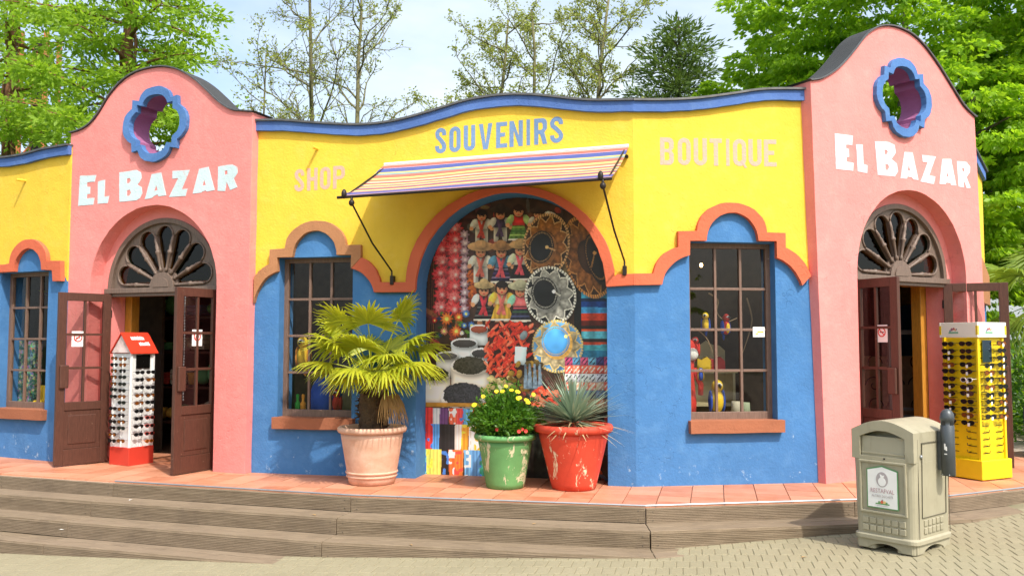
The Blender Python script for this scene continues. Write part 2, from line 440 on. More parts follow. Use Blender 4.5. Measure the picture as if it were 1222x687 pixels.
for i in range(-34, 34):
    for j in range(-6, 22):
        lu, lv = (i + .3) * TS, j * TS
        g = .004
        sq = [(lu + g, lv + g), (lu + TS - g, lv + g), (lu + TS - g, lv + TS - g), (lu + g, lv + TS - g)]
        poly = [(.0 + a * ct - b * st, 8.42 + a * st + b * ct) for a, b in sq]
        cx = sum(p[0] for p in poly) / 4; cy = sum(p[1] for p in poly) / 4
        if cx < -7.6 or cx > 7.2: continue
        # keep a strip in front of the facade only (the rest is under the shop)
        fy = None
        for a, b in zip(FRONT, FRONT[1:]):
            if a[0] <= cx <= b[0]: fy = a[1] + (b[1] - a[1]) * (cx - a[0]) / (b[0] - a[0])
        if fy is None or cy > fy + 2.25: continue
        for a, b in zip(edge_in, edge_in[1:]):
            if len(poly) > 2: poly = clip_poly(poly, a, b, True)
        if len(poly) < 3: continue
        area = .5 * abs(sum(poly[k][0] * poly[(k + 1) % len(poly)][1] - poly[(k + 1) % len(poly)][0] * poly[k][1] for k in range(len(poly))))
        if area < .002: continue
        mx = sum(p[0] for p in poly) / len(poly); my = sum(p[1] for p in poly) / len(poly)
        h = random.uniform(-.0012, .0012)
        MB().prism([[(p[0] - mx, p[1] - my) for p in poly]], lambda x, y: (x, y, h), lambda x, y: (x, y, -.03)).build('tile', TM, deck, recalc=True, loc=(mx, my, DZ))
        ntile += 1
# metal nosing along the deck edge
nos = MB()
for a, b in zip(FRONT[3:], FRONT[4:]):
    va, vb = Vector((*a, DZ + .004)), Vector((*b, DZ + .004))
    nos.tube([va, vb], .009, 6)
nos.build('nosing', M['steel'], deck)
# timber steps
def deck_wood():
    n = N('weathered_decking'); P = n.pos(); oi = n.node('ShaderNodeObjectInfo'); O = n.obj()
    g = n.noise(5, 6, n.scaled(O, (.6, 8, 8)), .65)
    c = n.mix(n.ramp(g, .3, .72), (.135, .098, .060), (.305, .238, .160))
    c = n.mix(n.math('MULTIPLY', oi.outputs['Random'], .45), c, (.27, .205, .145))
    c = n.mix(n.math('MULTIPLY', n.ramp(n.noise(2.6, 5, P, .7), .5, .75), .5), c, (.12, .088, .062))
    n.col(c); n.rough(.82, .3); n.bump(n.noise(30, 4, n.scaled(O, (.5, 6, 6))), .35, .006); return n.m
DW = deck_wood()
screw_m = plain('screw_head', (.12, .11, .10), .4, .8)
steps = empty('steps', (0, 8.0, -.1)); steps['kind'] = 'structure'
WORLD_ROOTS[steps.name] = Vector((0, 8.0, -.1))
def riser_board(a, b, ztop, h, t=.028, ribs=9):
    """ribbed board standing on edge from a to b; ribs run along it"""
    a = Vector(a); b = Vector(b); L = (b - a).length; d = (b - a) / L; ang = math.atan2(d.y, d.x)
    prof = [(0, 0)]
    for i in range(ribs):
        z0 = h * i / ribs; dz = h / ribs
        prof += [(-t, z0 + dz * .08), (-t, z0 + dz * .62), (-t + .0045, z0 + dz * .70), (-t + .0045, z0 + dz * .98)]
    prof += [(0, h)]
    k = len(prof)
    V = [(0, y, z) for y, z in prof] + [(L, y, z) for y, z in prof]
    F = [(i, i + 1, k + i + 1, k + i) for i in range(k - 1)] + [tuple(range(k)), tuple(range(2 * k - 1, k - 1, -1))]
    o = mesh('riser_board', V, F, DW, steps, recalc=True)
    if -6.5 < a.x < 6.5:
        for xs_ in (.06, L - .06):
            for zs_ in (h * .2, h * .78):
                sc_ = MB(); sc_.lathe([(.005, 0), (.005, .002)], 6, (xs_, -t - .002, zs_), axis=Matrix.Rotation(R(90), 3, 'X')); sc_.build('screw', screw_m, o)
    o.location = Vector((a.x, a.y, ztop - h)) - WORLD_ROOTS[steps.name]; o.rotation_euler = (random.uniform(-.012, .012), random.uniform(-.0015, .0015), ang)
def tread_board(a, b, ztop, w, t=.03):
    a = Vector(a); b = Vector(b); L = (b - a).length; d = (b - a) / L; ang = math.atan2(d.y, d.x)
    prof = [(-w, -.004), (-w - .012, -.012), (-w - .012, -t), (0, -t), (0, 0)]
    n = 9
    top = []
    for i in range(n):
        y0 = -w * i / n; dy = w / n
        top += [(y0 - dy * .1, 0), (y0 - dy * .72, 0), (y0 - dy * .78, -.004), (y0 - dy * .98, -.004)]
    prof = top + prof[:4]
    k = len(prof)
    V = [(0, y, z) for y, z in prof] + [(L, y, z) for y, z in prof]
    F = [(i, (i + 1) % k, k + (i + 1) % k, k + i) for i in range(k)] + [tuple(range(k)), tuple(range(2 * k - 1, k - 1, -1))]
    o = mesh('tread_board', V, F, DW, steps, recalc=True)
    o.location = Vector((a.x, a.y, ztop)) - WORLD_ROOTS[steps.name]; o.rotation_euler = (random.uniform(-.004, .004), 0, ang)
RIS = .155
lines = [FRONT]
for w in (.31, .30, .29): lines.append(offset_line(lines[-1], w))
for lev in range(4):
    zt = DZ - lev * RIS
    L = lines[lev]
    for a, b in zip(L[1:], L[2:]):
        va, vb = Vector(a), Vector(b); ln = (vb - va).length
        nb = max(1, round(ln / 2.6)); cuts = [0] + sorted(i / nb + random.uniform(-.06, .06) for i in range(1, nb)) + [1]
        for c0, c1 in zip(cuts, cuts[1:]):
            p, q = va.lerp(vb, c0), va.lerp(vb, c1)
            if max(gz(p.x), gz(q.x)) - .02 > zt and min(gz(p.x), gz(q.x)) > zt: continue
            dd = (q - p).normalized() * .003
            riser_board(p + dd, q - dd, zt - .014 + random.uniform(-.003, .002), RIS - .018)
    if lev < 3:
        zt2 = DZ - (lev + 1) * RIS
        Lo = lines[lev + 1]
        for i in range(1, len(L) - 1):
            va, vb = Vector(L[i]), Vector(L[i + 1]); wa, wb = Vector(Lo[i]), Vector(Lo[i + 1])
            if min(gz(wa.x), gz(wb.x)) - .01 > zt2: continue
            # two boards deep; cut to the mitre by a quad prism
            ln = (wb - wa).length; nb = max(1, round(ln / 2.6)); cuts = [0] + sorted(k / nb + random.uniform(-.07, .07) for k in range(1, nb)) + [1]
            for row in (0, 1):
                f0, f1 = (0.0, .49) if row == 0 else (.51, 1.07)
                for c0, c1 in zip(cuts, cuts[1:]):
                    e = .0012
                    quad = [va.lerp(vb, c0 + e).lerp(wa.lerp(wb, c0 + e), f0), va.lerp(vb, c0 + e).lerp(wa.lerp(wb, c0 + e), f1), va.lerp(vb, c1 - e).lerp(wa.lerp(wb, c1 - e), f1), va.lerp(vb, c1 - e).lerp(wa.lerp(wb, c1 - e), f0)]
                    m0 = sum(quad, Vector((0, 0))) / 4; dirv = (quad[2] - quad[1]).normalized(); ang = math.atan2(dirv.y, dirv.x)
                    ca_, sa_ = math.cos(-ang), math.sin(-ang)
                    loc2 = [((p.x - m0.x) * ca_ - (p.y - m0.y) * sa_, (p.x - m0.x) * sa_ + (p.y - m0.y) * ca_) for p in quad]
                    o = MB().prism([loc2], lambda x, y: (x, y, 0), lambda x, y: (x, y, -.028)).build('tread_board', DW, steps, recalc=True, bevel=.004)
                    o.location = Vector((m0.x, m0.y, zt2 + random.uniform(-.002, .002))) - WORLD_ROOTS[steps.name]; o.rotation_euler = (random.uniform(-.006, .006), 0, ang)
# ================================================================== the shop
SHOP = empty('souvenir_shop', (0, 9.9, DZ), world=True)
tag(SHOP, 'yellow, blue and pink souvenir shop with two arched gable fronts', 'shop')
TL = Fr((-5.668, 11.165), -21.0); TR = Fr((3.335, 9.447), 29.5)
FA = Fr((-2.972, 10.259), -13.16); FB = Fr((1.290, 9.262), 7.78); LW = Fr((-7.531, 12.055), -26.0)
RW = Fr((5.70, 11.05), 52.0); RX = Fr((6.53, 12.11), 80.0)
def jit(L, a=.004):
    return [(u + random.uniform(-a, a), z + random.uniform(-a, a)) for u, z in L]
def dens(L, step=.12, closed=False):
    out = []
    pts = L + ([L[0]] if closed else [])
    for p, q in zip(pts, pts[1:]):
        n = max(1, int(math.hypot(q[0] - p[0], q[1] - p[1]) / step))
        out += [(p[0] + (q[0] - p[0]) * i / n, p[1] + (q[1] - p[1]) * i / n) for i in range(n)]
    if not closed: out.append(L[-1])
    return out
ZB = DZ - .03
# ---- towers
TLtop = smooth_line([(0, 4.625), (.16, 4.648), (.321, 4.713), (.478, 4.854), (.64, 5.055), (.825, 5.205), (1.056, 5.30), (1.365, 5.33), (1.6, 5.295), (1.782, 5.222), (1.971, 5.103), (2.156, 4.949), (2.339, 4.79), (2.519, 4.685), (2.69, 4.652), (2.82, 4.632)], 4)
TRtop = smooth_line([(-.11, 4.775), (.069, 4.825), (.296, 4.956), (.492, 5.12), (.653, 5.281), (.818, 5.445), (1.024, 5.57), (1.272, 5.622), (1.524, 5.605), (1.70, 5.555), (1.867, 5.465), (2.081, 5.303), (2.298, 5.104), (2.563, 4.863), (2.80, 4.741)], 4)
def barbed_quatrefoil(cx, cz, w, h):
    q = []
    def lobe(x0, y0, x1, y1, bx, by, n=8):
        return [((1 - t) ** 2 * x0 + 2 * t * (1 - t) * bx + t * t * x1, (1 - t) ** 2 * y0 + 2 * t * (1 - t) * by + t * t * y1) for t in [i / n for i in range(n + 1)]]
    quad = lobe(0, 1, .50, .66, .42, .99) + [(.70, .70), (.72, .47)] + lobe(.76, .44, 1, 0, 1.0, .30)
    quad = [(a * w, b * h) for a, b in quad]
    pts = quad + [(a, -b) for a, b in reversed(quad[:-1])] + [(-a, -b) for a, b in quad[1:]] + [(-a, b) for a, b in reversed(quad[1:-1])]
    return [(cx + a, cz + b) for a, b in pts]
def tower(fr, top, base, arch_c, spring, qc, qz, roofmat=True):
    wall = dens([(base[1], ZB), top[-1]][::1], .25)[:-1] + list(reversed(top)) + dens([top[0], (base[0], ZB)], .25)[1:]
    ar = .98
    door = [(arch_c + ar, ZB), ] + dens([(arch_c + ar, ZB), (arch_c + ar, spring)], .3)[1:-1] + arc(arch_c, spring, ar, ar * 1.02, 0, 180, 36) + dens([(arch_c - ar, spring), (arch_c - ar, ZB)], .3)[1:]
    # the doorway breaks the bottom edge: one outline
    outl = wall[:-1] + [(base[0], ZB)] + list(reversed(door))
    hole = barbed_quatrefoil(qc, qz, .415, .385)
    mb = MB(); fr.slab(mb, [jit(outl, .003), hole], -.31, 0)
    t = mb.build('tower_wall', [M['pink'], M['purple']], SHOP, recalc=True, bevel=.018, bseg=3)
    # the inside of the pierced opening is painted purple
    me = t.data
    for p in me.polygons:
        c = p.center
        rel = Vector((c.x, c.y)) - fr.A
        u, o = rel.dot(fr.d), rel.dot(fr.n)
        if -.30 < o < -.01 and abs(u - qc) < .45 and abs(c.z - qz) < .42: p.material_index = 1
    # inner ring of the doorway, behind the arch
    rr = .85
    outer = [(arch_c + ar + .06, ZB)] + arc(arch_c, spring, ar + .06, ar + .06, 0, 180, 30) + [(arch_c - ar - .06, ZB)]
    inner = [(arch_c - rr, ZB)] + arc(arch_c, spring, rr, rr, 180, 0, 30) + [(arch_c + rr, ZB)]
    mb = MB(); fr.slab(mb, [outer + inner], -.46, -.19)
    mb.build('doorway_reveal', M['pink'], SHOP, recalc=True)
    # blue frame round the pierced opening
    mb = MB(); fr.slab(mb, [jit(barbed_quatrefoil(qc, qz, .495, .466), .004), jit(barbed_quatrefoil(qc, qz, .392, .366), .003)], -.02, .055)
    mb.build('quatrefoil_frame', M['quatre_blue'], SHOP, recalc=True, bevel=.012)
    # felt cap with a thin front flashing
    cap = MB(); k = len(top)
    lo = top; hi = []
    for i, p in enumerate(top):
        a = top[max(i - 1, 0)]; b = top[min(i + 1, k - 1)]; t_ = Vector((b[0] - a[0], b[1] - a[1])).normalized()
        hi.append((p[0] - t_.y * .016, p[1] + t_.x * .016))
    hi[0] = (hi[0][0] - .03, hi[0][1]); hi[-1] = (hi[-1][0] + .03, hi[-1][1])
    fr.slab(cap, [list(lo) + list(reversed(hi))], -.35, .012)
    cap.build('roof_cap', M['felt'], SHOP, recalc=True)
    fl = MB(); fr.slab(fl, [[(p[0], p[1] + .004) for p in lo] + [(p[0] + 0, p[1] + .003) for p in reversed(hi)]], .014, .026)
    fl.build('flashing', M['flashing'], SHOP, recalc=True)
    return t
towL = tower(TL, TLtop, (-.02, 2.80), 1.37, 2.62, 1.405, 4.61)
towR = tower(TR, TRtop, (0.0, 2.93), 1.547, 2.72, 1.395, 4.79)
# ---- painted letters on the towers
LEFT = [
 [[(0.177,4.061),(0.449,4.052),(0.428,3.970),(0.301,3.969),(0.299,3.914),(0.352,3.911),(0.355,3.819),(0.307,3.818),(0.305,3.763),(0.429,3.763),(0.415,3.678),(0.163,3.677)]],
 [[(0.480,3.967),(0.600,3.983),(0.594,3.768),(0.672,3.772),(0.651,3.686),(0.486,3.686)]],
 [[(0.824,4.058),(1.100,4.072),(1.169,4.038),(1.183,3.965),(1.151,3.914),(1.122,3.889),(1.187,3.849),(1.201,3.776),(1.169,3.716),(1.113,3.692),(0.838,3.688)],[(0.950,3.972),(0.996,3.978),(1.015,3.944),(0.991,3.915),(0.952,3.912)],[(0.955,3.827),(1.001,3.834),(1.025,3.792),(0.996,3.758),(0.957,3.755)]],
 [[(1.242,3.697),(1.340,3.999),(1.485,4.013),(1.571,3.727),(1.456,3.720),(1.437,3.744),(1.382,3.730),(1.360,3.708)],[(1.416,3.864),(1.436,3.798),(1.387,3.792)]],
 [[(1.661,4.018),(1.923,4.015),(1.810,3.787),(1.892,3.788),(1.867,3.701),(1.616,3.704),(1.751,3.927),(1.664,3.924)]],
 [[(1.974,3.721),(2.062,4.014),(2.200,4.032),(2.296,3.744),(2.187,3.734),(2.165,3.752),(2.112,3.738),(2.102,3.727)],[(2.140,3.884),(2.163,3.816),(2.115,3.811)]],
 [[(2.341,4.025),(2.545,4.035),(2.618,3.997),(2.624,3.928),(2.570,3.864),(2.624,3.758),(2.521,3.733),(2.467,3.836),(2.453,3.727),(2.340,3.733)],[(2.439,3.967),(2.474,3.968),(2.481,3.930),(2.440,3.919)]]]
RIGHT = [
 [[(0.251,4.241),(0.545,4.250),(0.531,4.140),(0.427,4.136),(0.430,4.093),(0.471,4.091),(0.474,4.001),(0.433,3.994),(0.431,3.944),(0.545,3.941),(0.535,3.852),(0.258,3.846)]],
 [[(0.594,4.154),(0.700,4.169),(0.713,3.944),(0.777,3.940),(0.769,3.848),(0.609,3.854)]],
 [[(0.912,4.228),(1.158,4.247),(1.257,4.221),(1.269,4.133),(1.194,4.051),(1.282,4.008),(1.301,3.921),(1.242,3.856),(0.945,3.846)],[(1.070,4.149),(1.110,4.153),(1.131,4.126),(1.108,4.097),(1.075,4.098)],[(1.081,3.981),(1.125,3.981),(1.150,3.951),(1.123,3.916),(1.083,3.915)]],
 [[(1.347,3.844),(1.428,4.161),(1.573,4.170),(1.667,3.851),(1.570,3.849),(1.553,3.873),(1.468,3.874),(1.456,3.849)],[(1.497,4.012),(1.524,3.950),(1.472,3.949)]],
 [[(1.747,4.161),(2.003,4.165),(1.866,3.927),(1.984,3.922),(1.949,3.830),(1.709,3.835),(1.849,4.080),(1.755,4.079)]],
 [[(2.060,3.843),(2.128,4.152),(2.295,4.166),(2.383,3.850),(2.284,3.845),(2.266,3.871),(2.187,3.867),(2.174,3.847)],[(2.210,3.996),(2.240,3.942),(2.191,3.942)]],
 [[(2.411,4.153),(2.600,4.160),(2.668,4.108),(2.657,4.036),(2.590,3.974),(2.665,3.847),(2.588,3.837),(2.525,3.945),(2.533,3.840),(2.428,3.842)],[(2.507,4.081),(2.550,4.081),(2.556,4.042),(2.512,4.034)]]]
for fr, L, tw in ((TL, LEFT, towL), (TR, RIGHT, towR)):
    for loops in L:
        mb = MB(); fr.slab(mb, [jit(dens(l, .05, True), .0022) for l in loops], -.002, .004)
        mb.build('letter', M['letter_white'], tw, recalc=True)
# ---- facade bands: matched outer and inner lines, the colour change lies under the band
def quarter(x0, z0, x1, z1, bx, bz, n=8):
    return [((1 - t) ** 2 * x0 + 2 * t * (1 - t) * bx + t * t * x1, (1 - t) ** 2 * z0 + 2 * t * (1 - t) * bz + t * t * z1) for t in [i / n for i in range(n + 1)]]
def win_arch(xl, zl, xr, zr, zt, n=18):
    cx = (xl + xr) / 2; r = (xr - xl) / 2
    return [(cx - r * math.cos(math.pi * i / n), zl + (zr - zl) * i / n + (zt - (zl + zr) / 2) * math.sin(math.pi * i / n)) for i in range(n + 1)]
oA = quarter(-.02, 2.70, .171, 2.848, .05, 2.80) + [(.175, 3.024)] + win_arch(.368, 3.03, 1.123, 3.05, 3.342) + [(1.31, 3.046), (1.311, 2.903)] + quarter(1.32, 2.90, 1.545, 2.619, 1.50, 2.83) + [(1.832, 2.615)] + arc(3.01, 2.60, 1.165, 1.055, 179, 2, 40) + [(4.20, 2.662), (4.40, 2.668)]
iA = quarter(-.02, 2.40, .277, 2.766, .05, 2.70) + [(.275, 2.927)] + win_arch(.465, 2.929, 1.013, 2.941, 3.224) + [(1.19, 2.937), (1.191, 2.781)] + quarter(1.20, 2.778, 1.472, 2.505, 1.42, 2.72) + [(1.940, 2.506)] + arc(3.02, 2.52, 1.062, 1.06, 179, 1, 40) + [(4.10, 2.535), (4.40, 2.545)]
mA = [((a[0] + b[0]) / 2, (a[1] + b[1]) / 2) for a, b in zip(oA, iA)]
oB = [(-.02, 2.668)] + quarter(.19, 2.672, .468, 2.954, .24, 2.90) + [(.47, 3.124)] + win_arch(.674, 3.13, 1.459, 3.126, 3.441) + [(1.665, 3.125), (1.666, 2.965)] + quarter(1.68, 2.960, 1.95, 2.66, 1.88, 2.86)
iB = [(-.02, 2.545)] + quarter(.285, 2.553, .595, 2.872, .33, 2.80) + [(.597, 3.022)] + win_arch(.781, 3.025, 1.36, 3.033, 3.334) + [(1.567, 3.033), (1.565, 2.854)] + quarter(1.575, 2.85, 1.845, 2.56, 1.78, 2.77)
mB = [((a[0] + b[0]) / 2, (a[1] + b[1]) / 2) for a, b in zip(oB, iB)]
oL = [(-2.5, 2.97)] + [(.95, 2.975)] + win_arch(1.03, 2.985, 1.775, 2.985, 3.285) + [(1.80, 2.988), (2.04, 2.98), (2.06, 2.72)]
iL = [(-2.5, 2.87)] + [(.90, 2.872)] + win_arch(1.13, 2.875, 1.675, 2.875, 3.165) + [(1.72, 2.872), (1.88, 2.865), (1.90, 2.72)]
mL = [((a[0] + b[0]) / 2, (a[1] + b[1]) / 2) for a, b in zip(oL, iL)]
def band(fr, o, i, mat):
    mb = MB(); fr.slab(mb, [jit(o, .003) + jit(list(reversed(i)), .003)], -.004, .058)
    mb.build('band_moulding', mat, SHOP, recalc=True, bevel=.010)
sp = 9 + 1 + 19 + 2
band(FA, oA[:sp], iA[:sp], M['brown_band']); band(FA, oA[sp - 1:] if False else [(1.3105, 2.9015)] + oA[sp:], [(1.1915, 2.7795)] + iA[sp:], M['orange'])
band(FB, oB, iB, M['orange']); band(LW, oL, iL, M['orange'])
TH = .36
ztopA = smooth_line([(-.12, 4.545), (0, 4.54), (.315, 4.522), (.742, 4.468), (1.16, 4.424), (1.468, 4.417), (1.772, 4.448), (2.17, 4.53), (2.562, 4.62), (2.947, 4.652), (3.326, 4.628), (3.88, 4.537), (4.377, 4.509)], 4)
ztopB = smooth_line([(0, 4.507), (.323, 4.518), (.697, 4.55), (1.076, 4.611), (1.46, 4.677), (1.95, 4.70)], 5)
ztopL = smooth_line([(-2.5, 4.45), (-1.2, 4.62), (-.2, 4.52), (.684, 4.413), (1.202, 4.405), (1.616, 4.438), (2.1, 4.448)], 5)
NI0, NI1, NSP, NR = 1.955, 4.085, 2.52, 1.065
def facade(fr, mid, top, u0, u1, hole, niche=False):
    m = [p for p in mid]
    m[0] = (u0, m[0][1]); m[-1] = (u1, m[-1][1])
    topx = [(min(max(p[0], u0), u1), p[1]) for p in top]; topx[0] = (u0, topx[0][1]); topx[-1] = (u1, topx[-1][1])
    mb = MB(); fr.slab(mb, [m + list(reversed(topx))], -TH, 0)
    y = mb.build('yellow_wall', M['yellow'], SHOP, recalc=True)
    low = [(u1, ZB)]
    if niche: low += [(NI1, ZB)] + [(NI1, z) for z in (1.2, 1.9)] + arc((NI0 + NI1) / 2, NSP, NR, NR, 0, 180, 40) + [(NI0, z) for z in (1.9, 1.2)] + [(NI0, ZB)]
    low += [(u0, ZB)]
    h = [(hole[0], hole[2]), (hole[1], hole[2]), (hole[1], hole[3]), (hole[0], hole[3])]
    mb = MB(); fr.slab(mb, [m + low, h], -TH, -.002)
    mb.build('blue_wall', M['blue'], SHOP, recalc=True, bevel=.010)
    # trim along the parapet and a dark coping
    lo = [(p[0], p[1] - .112) for p in topx]
    ext = lambda L: [(L[0][0] - .010, L[0][1])] + L[1:-1] + [(L[-1][0] + .010, L[-1][1])]
    mb = MB(); fr.slab(mb, [ext(jit(lo, .004)) + list(reversed(ext(topx)))], -.003, .05)
    mb.build('parapet_trim', M['trim_blue'], SHOP, recalc=True, bevel=.008)
    mb = MB(); fr.slab(mb, [[(p[0], p[1] + .001) for p in ext(topx)] + [(p[0], p[1] + .024) for p in reversed(ext(topx))]], -TH - .05, .075)
    mb.build('coping', M['flashing'], SHOP, recalc=True)
    return y
HA, HB, HL = (.275, 1.19, 1.09, 2.925), (.605, 1.566, 1.12, 3.018), (.80, 1.745, 1.085, 2.868)
yA = facade(FA, mA, ztopA, -.12, 4.377, HA, True)
yB = facade(FB, mB, ztopB, 0, 2.05, HB)
yL = facade(LW, mL, ztopL, -2.5, 2.1, HL)
# right-hand end wall beyond the gable
def end_wall(fr, L, z0, z1):
    mb = MB(); fr.slab(mb, [[(0, 2.6), (L, 2.55), (L, z1), (L / 2, (z0 + z1) / 2 + .05), (0, z0)]], -TH, 0); mb.build('yellow_wall', M['yellow'], SHOP, recalc=True)
    mb = MB(); fr.slab(mb, [[(0, ZB), (L, ZB), (L, 2.55), (0, 2.6)]], -TH, -.002); mb.build('blue_wall', M['blue'], SHOP, recalc=True)
    mb = MB(); fr.slab(mb, [[(0, z0 - .11), (L / 2, (z0 + z1) / 2 - .06), (L, z1 - .11), (L, z1), (L / 2, (z0 + z1) / 2 + .05), (0, z0)]], -.003, .05); mb.build('parapet_trim', M['trim_blue'], SHOP, recalc=True)
    mb = MB(); fr.slab(mb, [[(0, z0), (L / 2, (z0 + z1) / 2 + .05), (L + .04, z1), (L + .04, z1 + .024), (L / 2, (z0 + z1) / 2 + .074), (0, z0 + .024)]], -TH - .05, .075); mb.build('coping', M['flashing'], SHOP, recalc=True)
    mb = MB(); fr.slab(mb, [[(.25, 2.62), (.60, 2.62), (.60, 2.98), (.80, 2.98), (.9, 3.08), (L, 2.85), (L, 2.45), (.25, 2.50)]], -.004, .055); mb.build('band_moulding', M['brown_band'], SHOP, recalc=True, bevel=.008)
end_wall(RW, 1.35, 4.55, 4.30); end_wall(RX, 5.0, 4.30, 4.30)
# ---- stencilled condensed lettering on the yellow walls
def rrect(x0, y0, x1, y1, r, n=6):
    r = min(r, (x1 - x0) / 2, (y1 - y0) / 2)
    return arc(x1 - r, y1 - r, r, r, 0, 90, n) + arc(x0 + r, y1 - r, r, r, 90, 180, n) + arc(x0 + r, y0 + r, r, r, 180, 270, n) + arc(x1 - r, y0 + r, r, r, 270, 360, n)
def ribbon(cl, t):
    L = []; Rr = []
    for i, p in enumerate(cl):
        a = cl[max(i - 1, 0)]; b = cl[min(i + 1, len(cl) - 1)]; d = Vector((b[0] - a[0], b[1] - a[1])).normalized()
        L.append((p[0] - d.y * t / 2, p[1] + d.x * t / 2)); Rr.append((p[0] + d.y * t / 2, p[1] - d.x * t / 2))
    return L + list(reversed(Rr))
def glyph(ch, w):
    """outline loops in a box w wide and 1 high (stroke t)"""
    t = .165 if ch != 'I' else w; r = w / 2
    if ch == 'I': return [[(0, 0), (w, 0), (w, 1), (0, 1)]]
    if ch in 'OQ': return [rrect(0, 0, w, 1, r), rrect(t, t, w - t, 1 - t, r - t * .8)]
    if ch == 'U': return [[(0, 1)] + arc(r, r, r, r, 180, 360, 10) + [(w, 1), (w - t, 1)] + arc(r, r, r - t, r - t, 360, 180, 10) + [(t, 1)]]
    if ch == 'E': return [[(0, 0), (w, 0), (w, t), (t, t), (t, .5 - t * .45), (w * .82, .5 - t * .45), (w * .82, .5 + t * .5), (t, .5 + t * .5), (t, 1 - t), (w, 1 - t), (w, 1), (0, 1)]]
    if ch == 'V': return [[(0, 1), (w * .5 - t * .55, 0), (w * .5 + t * .55, 0), (w, 1), (w - t, 1), (w * .5, .22), (t, 1)]]
    if ch == 'N': return [[(0, 0), (t, 0), (t, .62), (w - t, 0), (w, 0), (w, 1), (w - t, 1), (w - t, .40), (t, 1), (0, 1)]]
    if ch == 'H': return [[(0, 0), (t, 0), (t, .43), (w - t, .43), (w - t, 0), (w, 0), (w, 1), (w - t, 1), (w - t, .43 + t), (t, .43 + t), (t, 1), (0, 1)]]
    if ch == 'T': return [[(w / 2 - t / 2, 0), (w / 2 + t / 2, 0), (w / 2 + t / 2, 1 - t), (w, 1 - t), (w, 1), (0, 1), (0, 1 - t), (w / 2 - t / 2, 1 - t)]]
    if ch == 'P': return [[(0, 0), (t, 0), (t, .40), (w - r * .8, .40)] + arc(w - r * .8, .40 + r * .8, r * .8, r * .8, -90, 0, 5)[1:] + arc(w - r * .8, 1 - r * .8, r * .8, r * .8, 0, 90, 5) + [(0, 1)], [(t, .55), (w - t - .05, .55), (w - t, .62), (w - t, 1 - t - .07), (w - t - .05, 1 - t), (t, 1 - t)]]
    if ch == 'R': return [[(0, 0), (t, 0), (t, .40), (w * .45, .40), (w - t, 0), (w, 0), (w * .80, .45), (w, .58)] + arc(w - r * .8, 1 - r * .8, r * .8, r * .8, 0, 90, 5) + [(0, 1)], [(t, .55), (w - t - .05, .55), (w - t, .62), (w - t, 1 - t - .07), (w - t - .05, 1 - t), (t, 1 - t)]]
    if ch == 'B': return [[(0, 0), (w - r * .7, 0)] + arc(w - r * .7, r * .7, r * .7, r * .7, -80, 0, 5) + [(w, .40), (w * .86, .52), (w, .62)] + arc(w - r * .7, 1 - r * .7, r * .7, r * .7, 0, 85, 5) + [(0, 1)], [(t, t), (w - t - .04, t), (w - t, t + .06), (w - t, .40), (w - t - .04, .46), (t, .46)], [(t, .58), (w - t - .04, .58), (w - t, .63), (w - t, 1 - t - .06), (w - t - .04, 1 - t), (t, 1 - t)]]
    if ch == 'S':
        k = t / 2; q = r - k
        cl = [(w - k, .70), (w - k, 1 - r)] + arc(r, 1 - r, q, q, 0, 180, 10)[1:] + [(k, .78), (k + .02, .66), (r * .9, .55), (w - k - .04, .38), (w - k, .28), (w - k, r)] + arc(r, r, q, q, 0, -180, 10)[1:] + [(k, .30)]
        return [ribbon(cl, t)]
def lettering(fr, wall, text, spans, h, base, mat, shear=0.0):
    for ch, (u0, u1) in zip(text, spans):
        z0 = base(u0); w = (u1 - u0) / h
        loops = glyph(ch, w)
        mp = lambda p: (u0 + p[0] * h, base(u0 + p[0] * h) + p[1] * h)
        mb = MB(); fr.slab(mb, [jit([mp(p) for p in l], .0012) for l in loops], -.002, .0018)
        if ch == 'Q': fr.slab(mb, [[mp(p) for p in [(w * .55, .20), (w * .72, .24), (w * 1.06, -.06), (w * .86, -.07)]]], -.001, .0026)
        mb.build('letter', mat, wall, recalc=True)
xs = [(128, 215), (240, 328), (353, 442), (470, 575), (604, 688), (706, 808), (836, 862), (893, 990), (1012, 1110)]
lettering(FA, yA, 'SOUVENIRS', [(2.167 + (a - 128) / 982 * 1.456, 2.167 + (b - 128) / 982 * 1.456) for a, b in xs], .288, lambda u: 4.056 + (u - 2.167) * .038, M['letter_blue'])
xs = [(140, 168), (176, 206), (213, 243), (250, 283)]
lettering(FA, yA, 'SHOP', [(.45 + (a - 140) / 143 * .63, .45 + (b - 140) / 143 * .63) for a, b in xs], .262, lambda u: 3.693 + (u - .45) * .035, M['letter_pink'])
xs = [(125, 240), (275, 385), (412, 525), (550, 655), (690, 720), (750, 865), (885, 1000), (1020, 1130)]
lettering(FB, yB, 'BOUTIQUE', [(.296 + (a - 125) / 1005 * 1.31, .296 + (b - 125) / 1005 * 1.31) for a, b in xs], .296, lambda u: 3.838 + (u - .3) * .012, M['letter_pink'])
# ---- little drain spouts
for fr, u, z in ((FA, .735, 4.185), (LW, 1.23, 4.075)):
    mb = MB(); mb.tube([fr.p(u, -.05, z), fr.p(u, .13, z - .006), fr.p(u, .131, z - .006), fr.p(u, .06, z - .002)], [.017, .017, .012, .012], 10)
    mb.build('drain_spout', M['yellow'], SHOP)
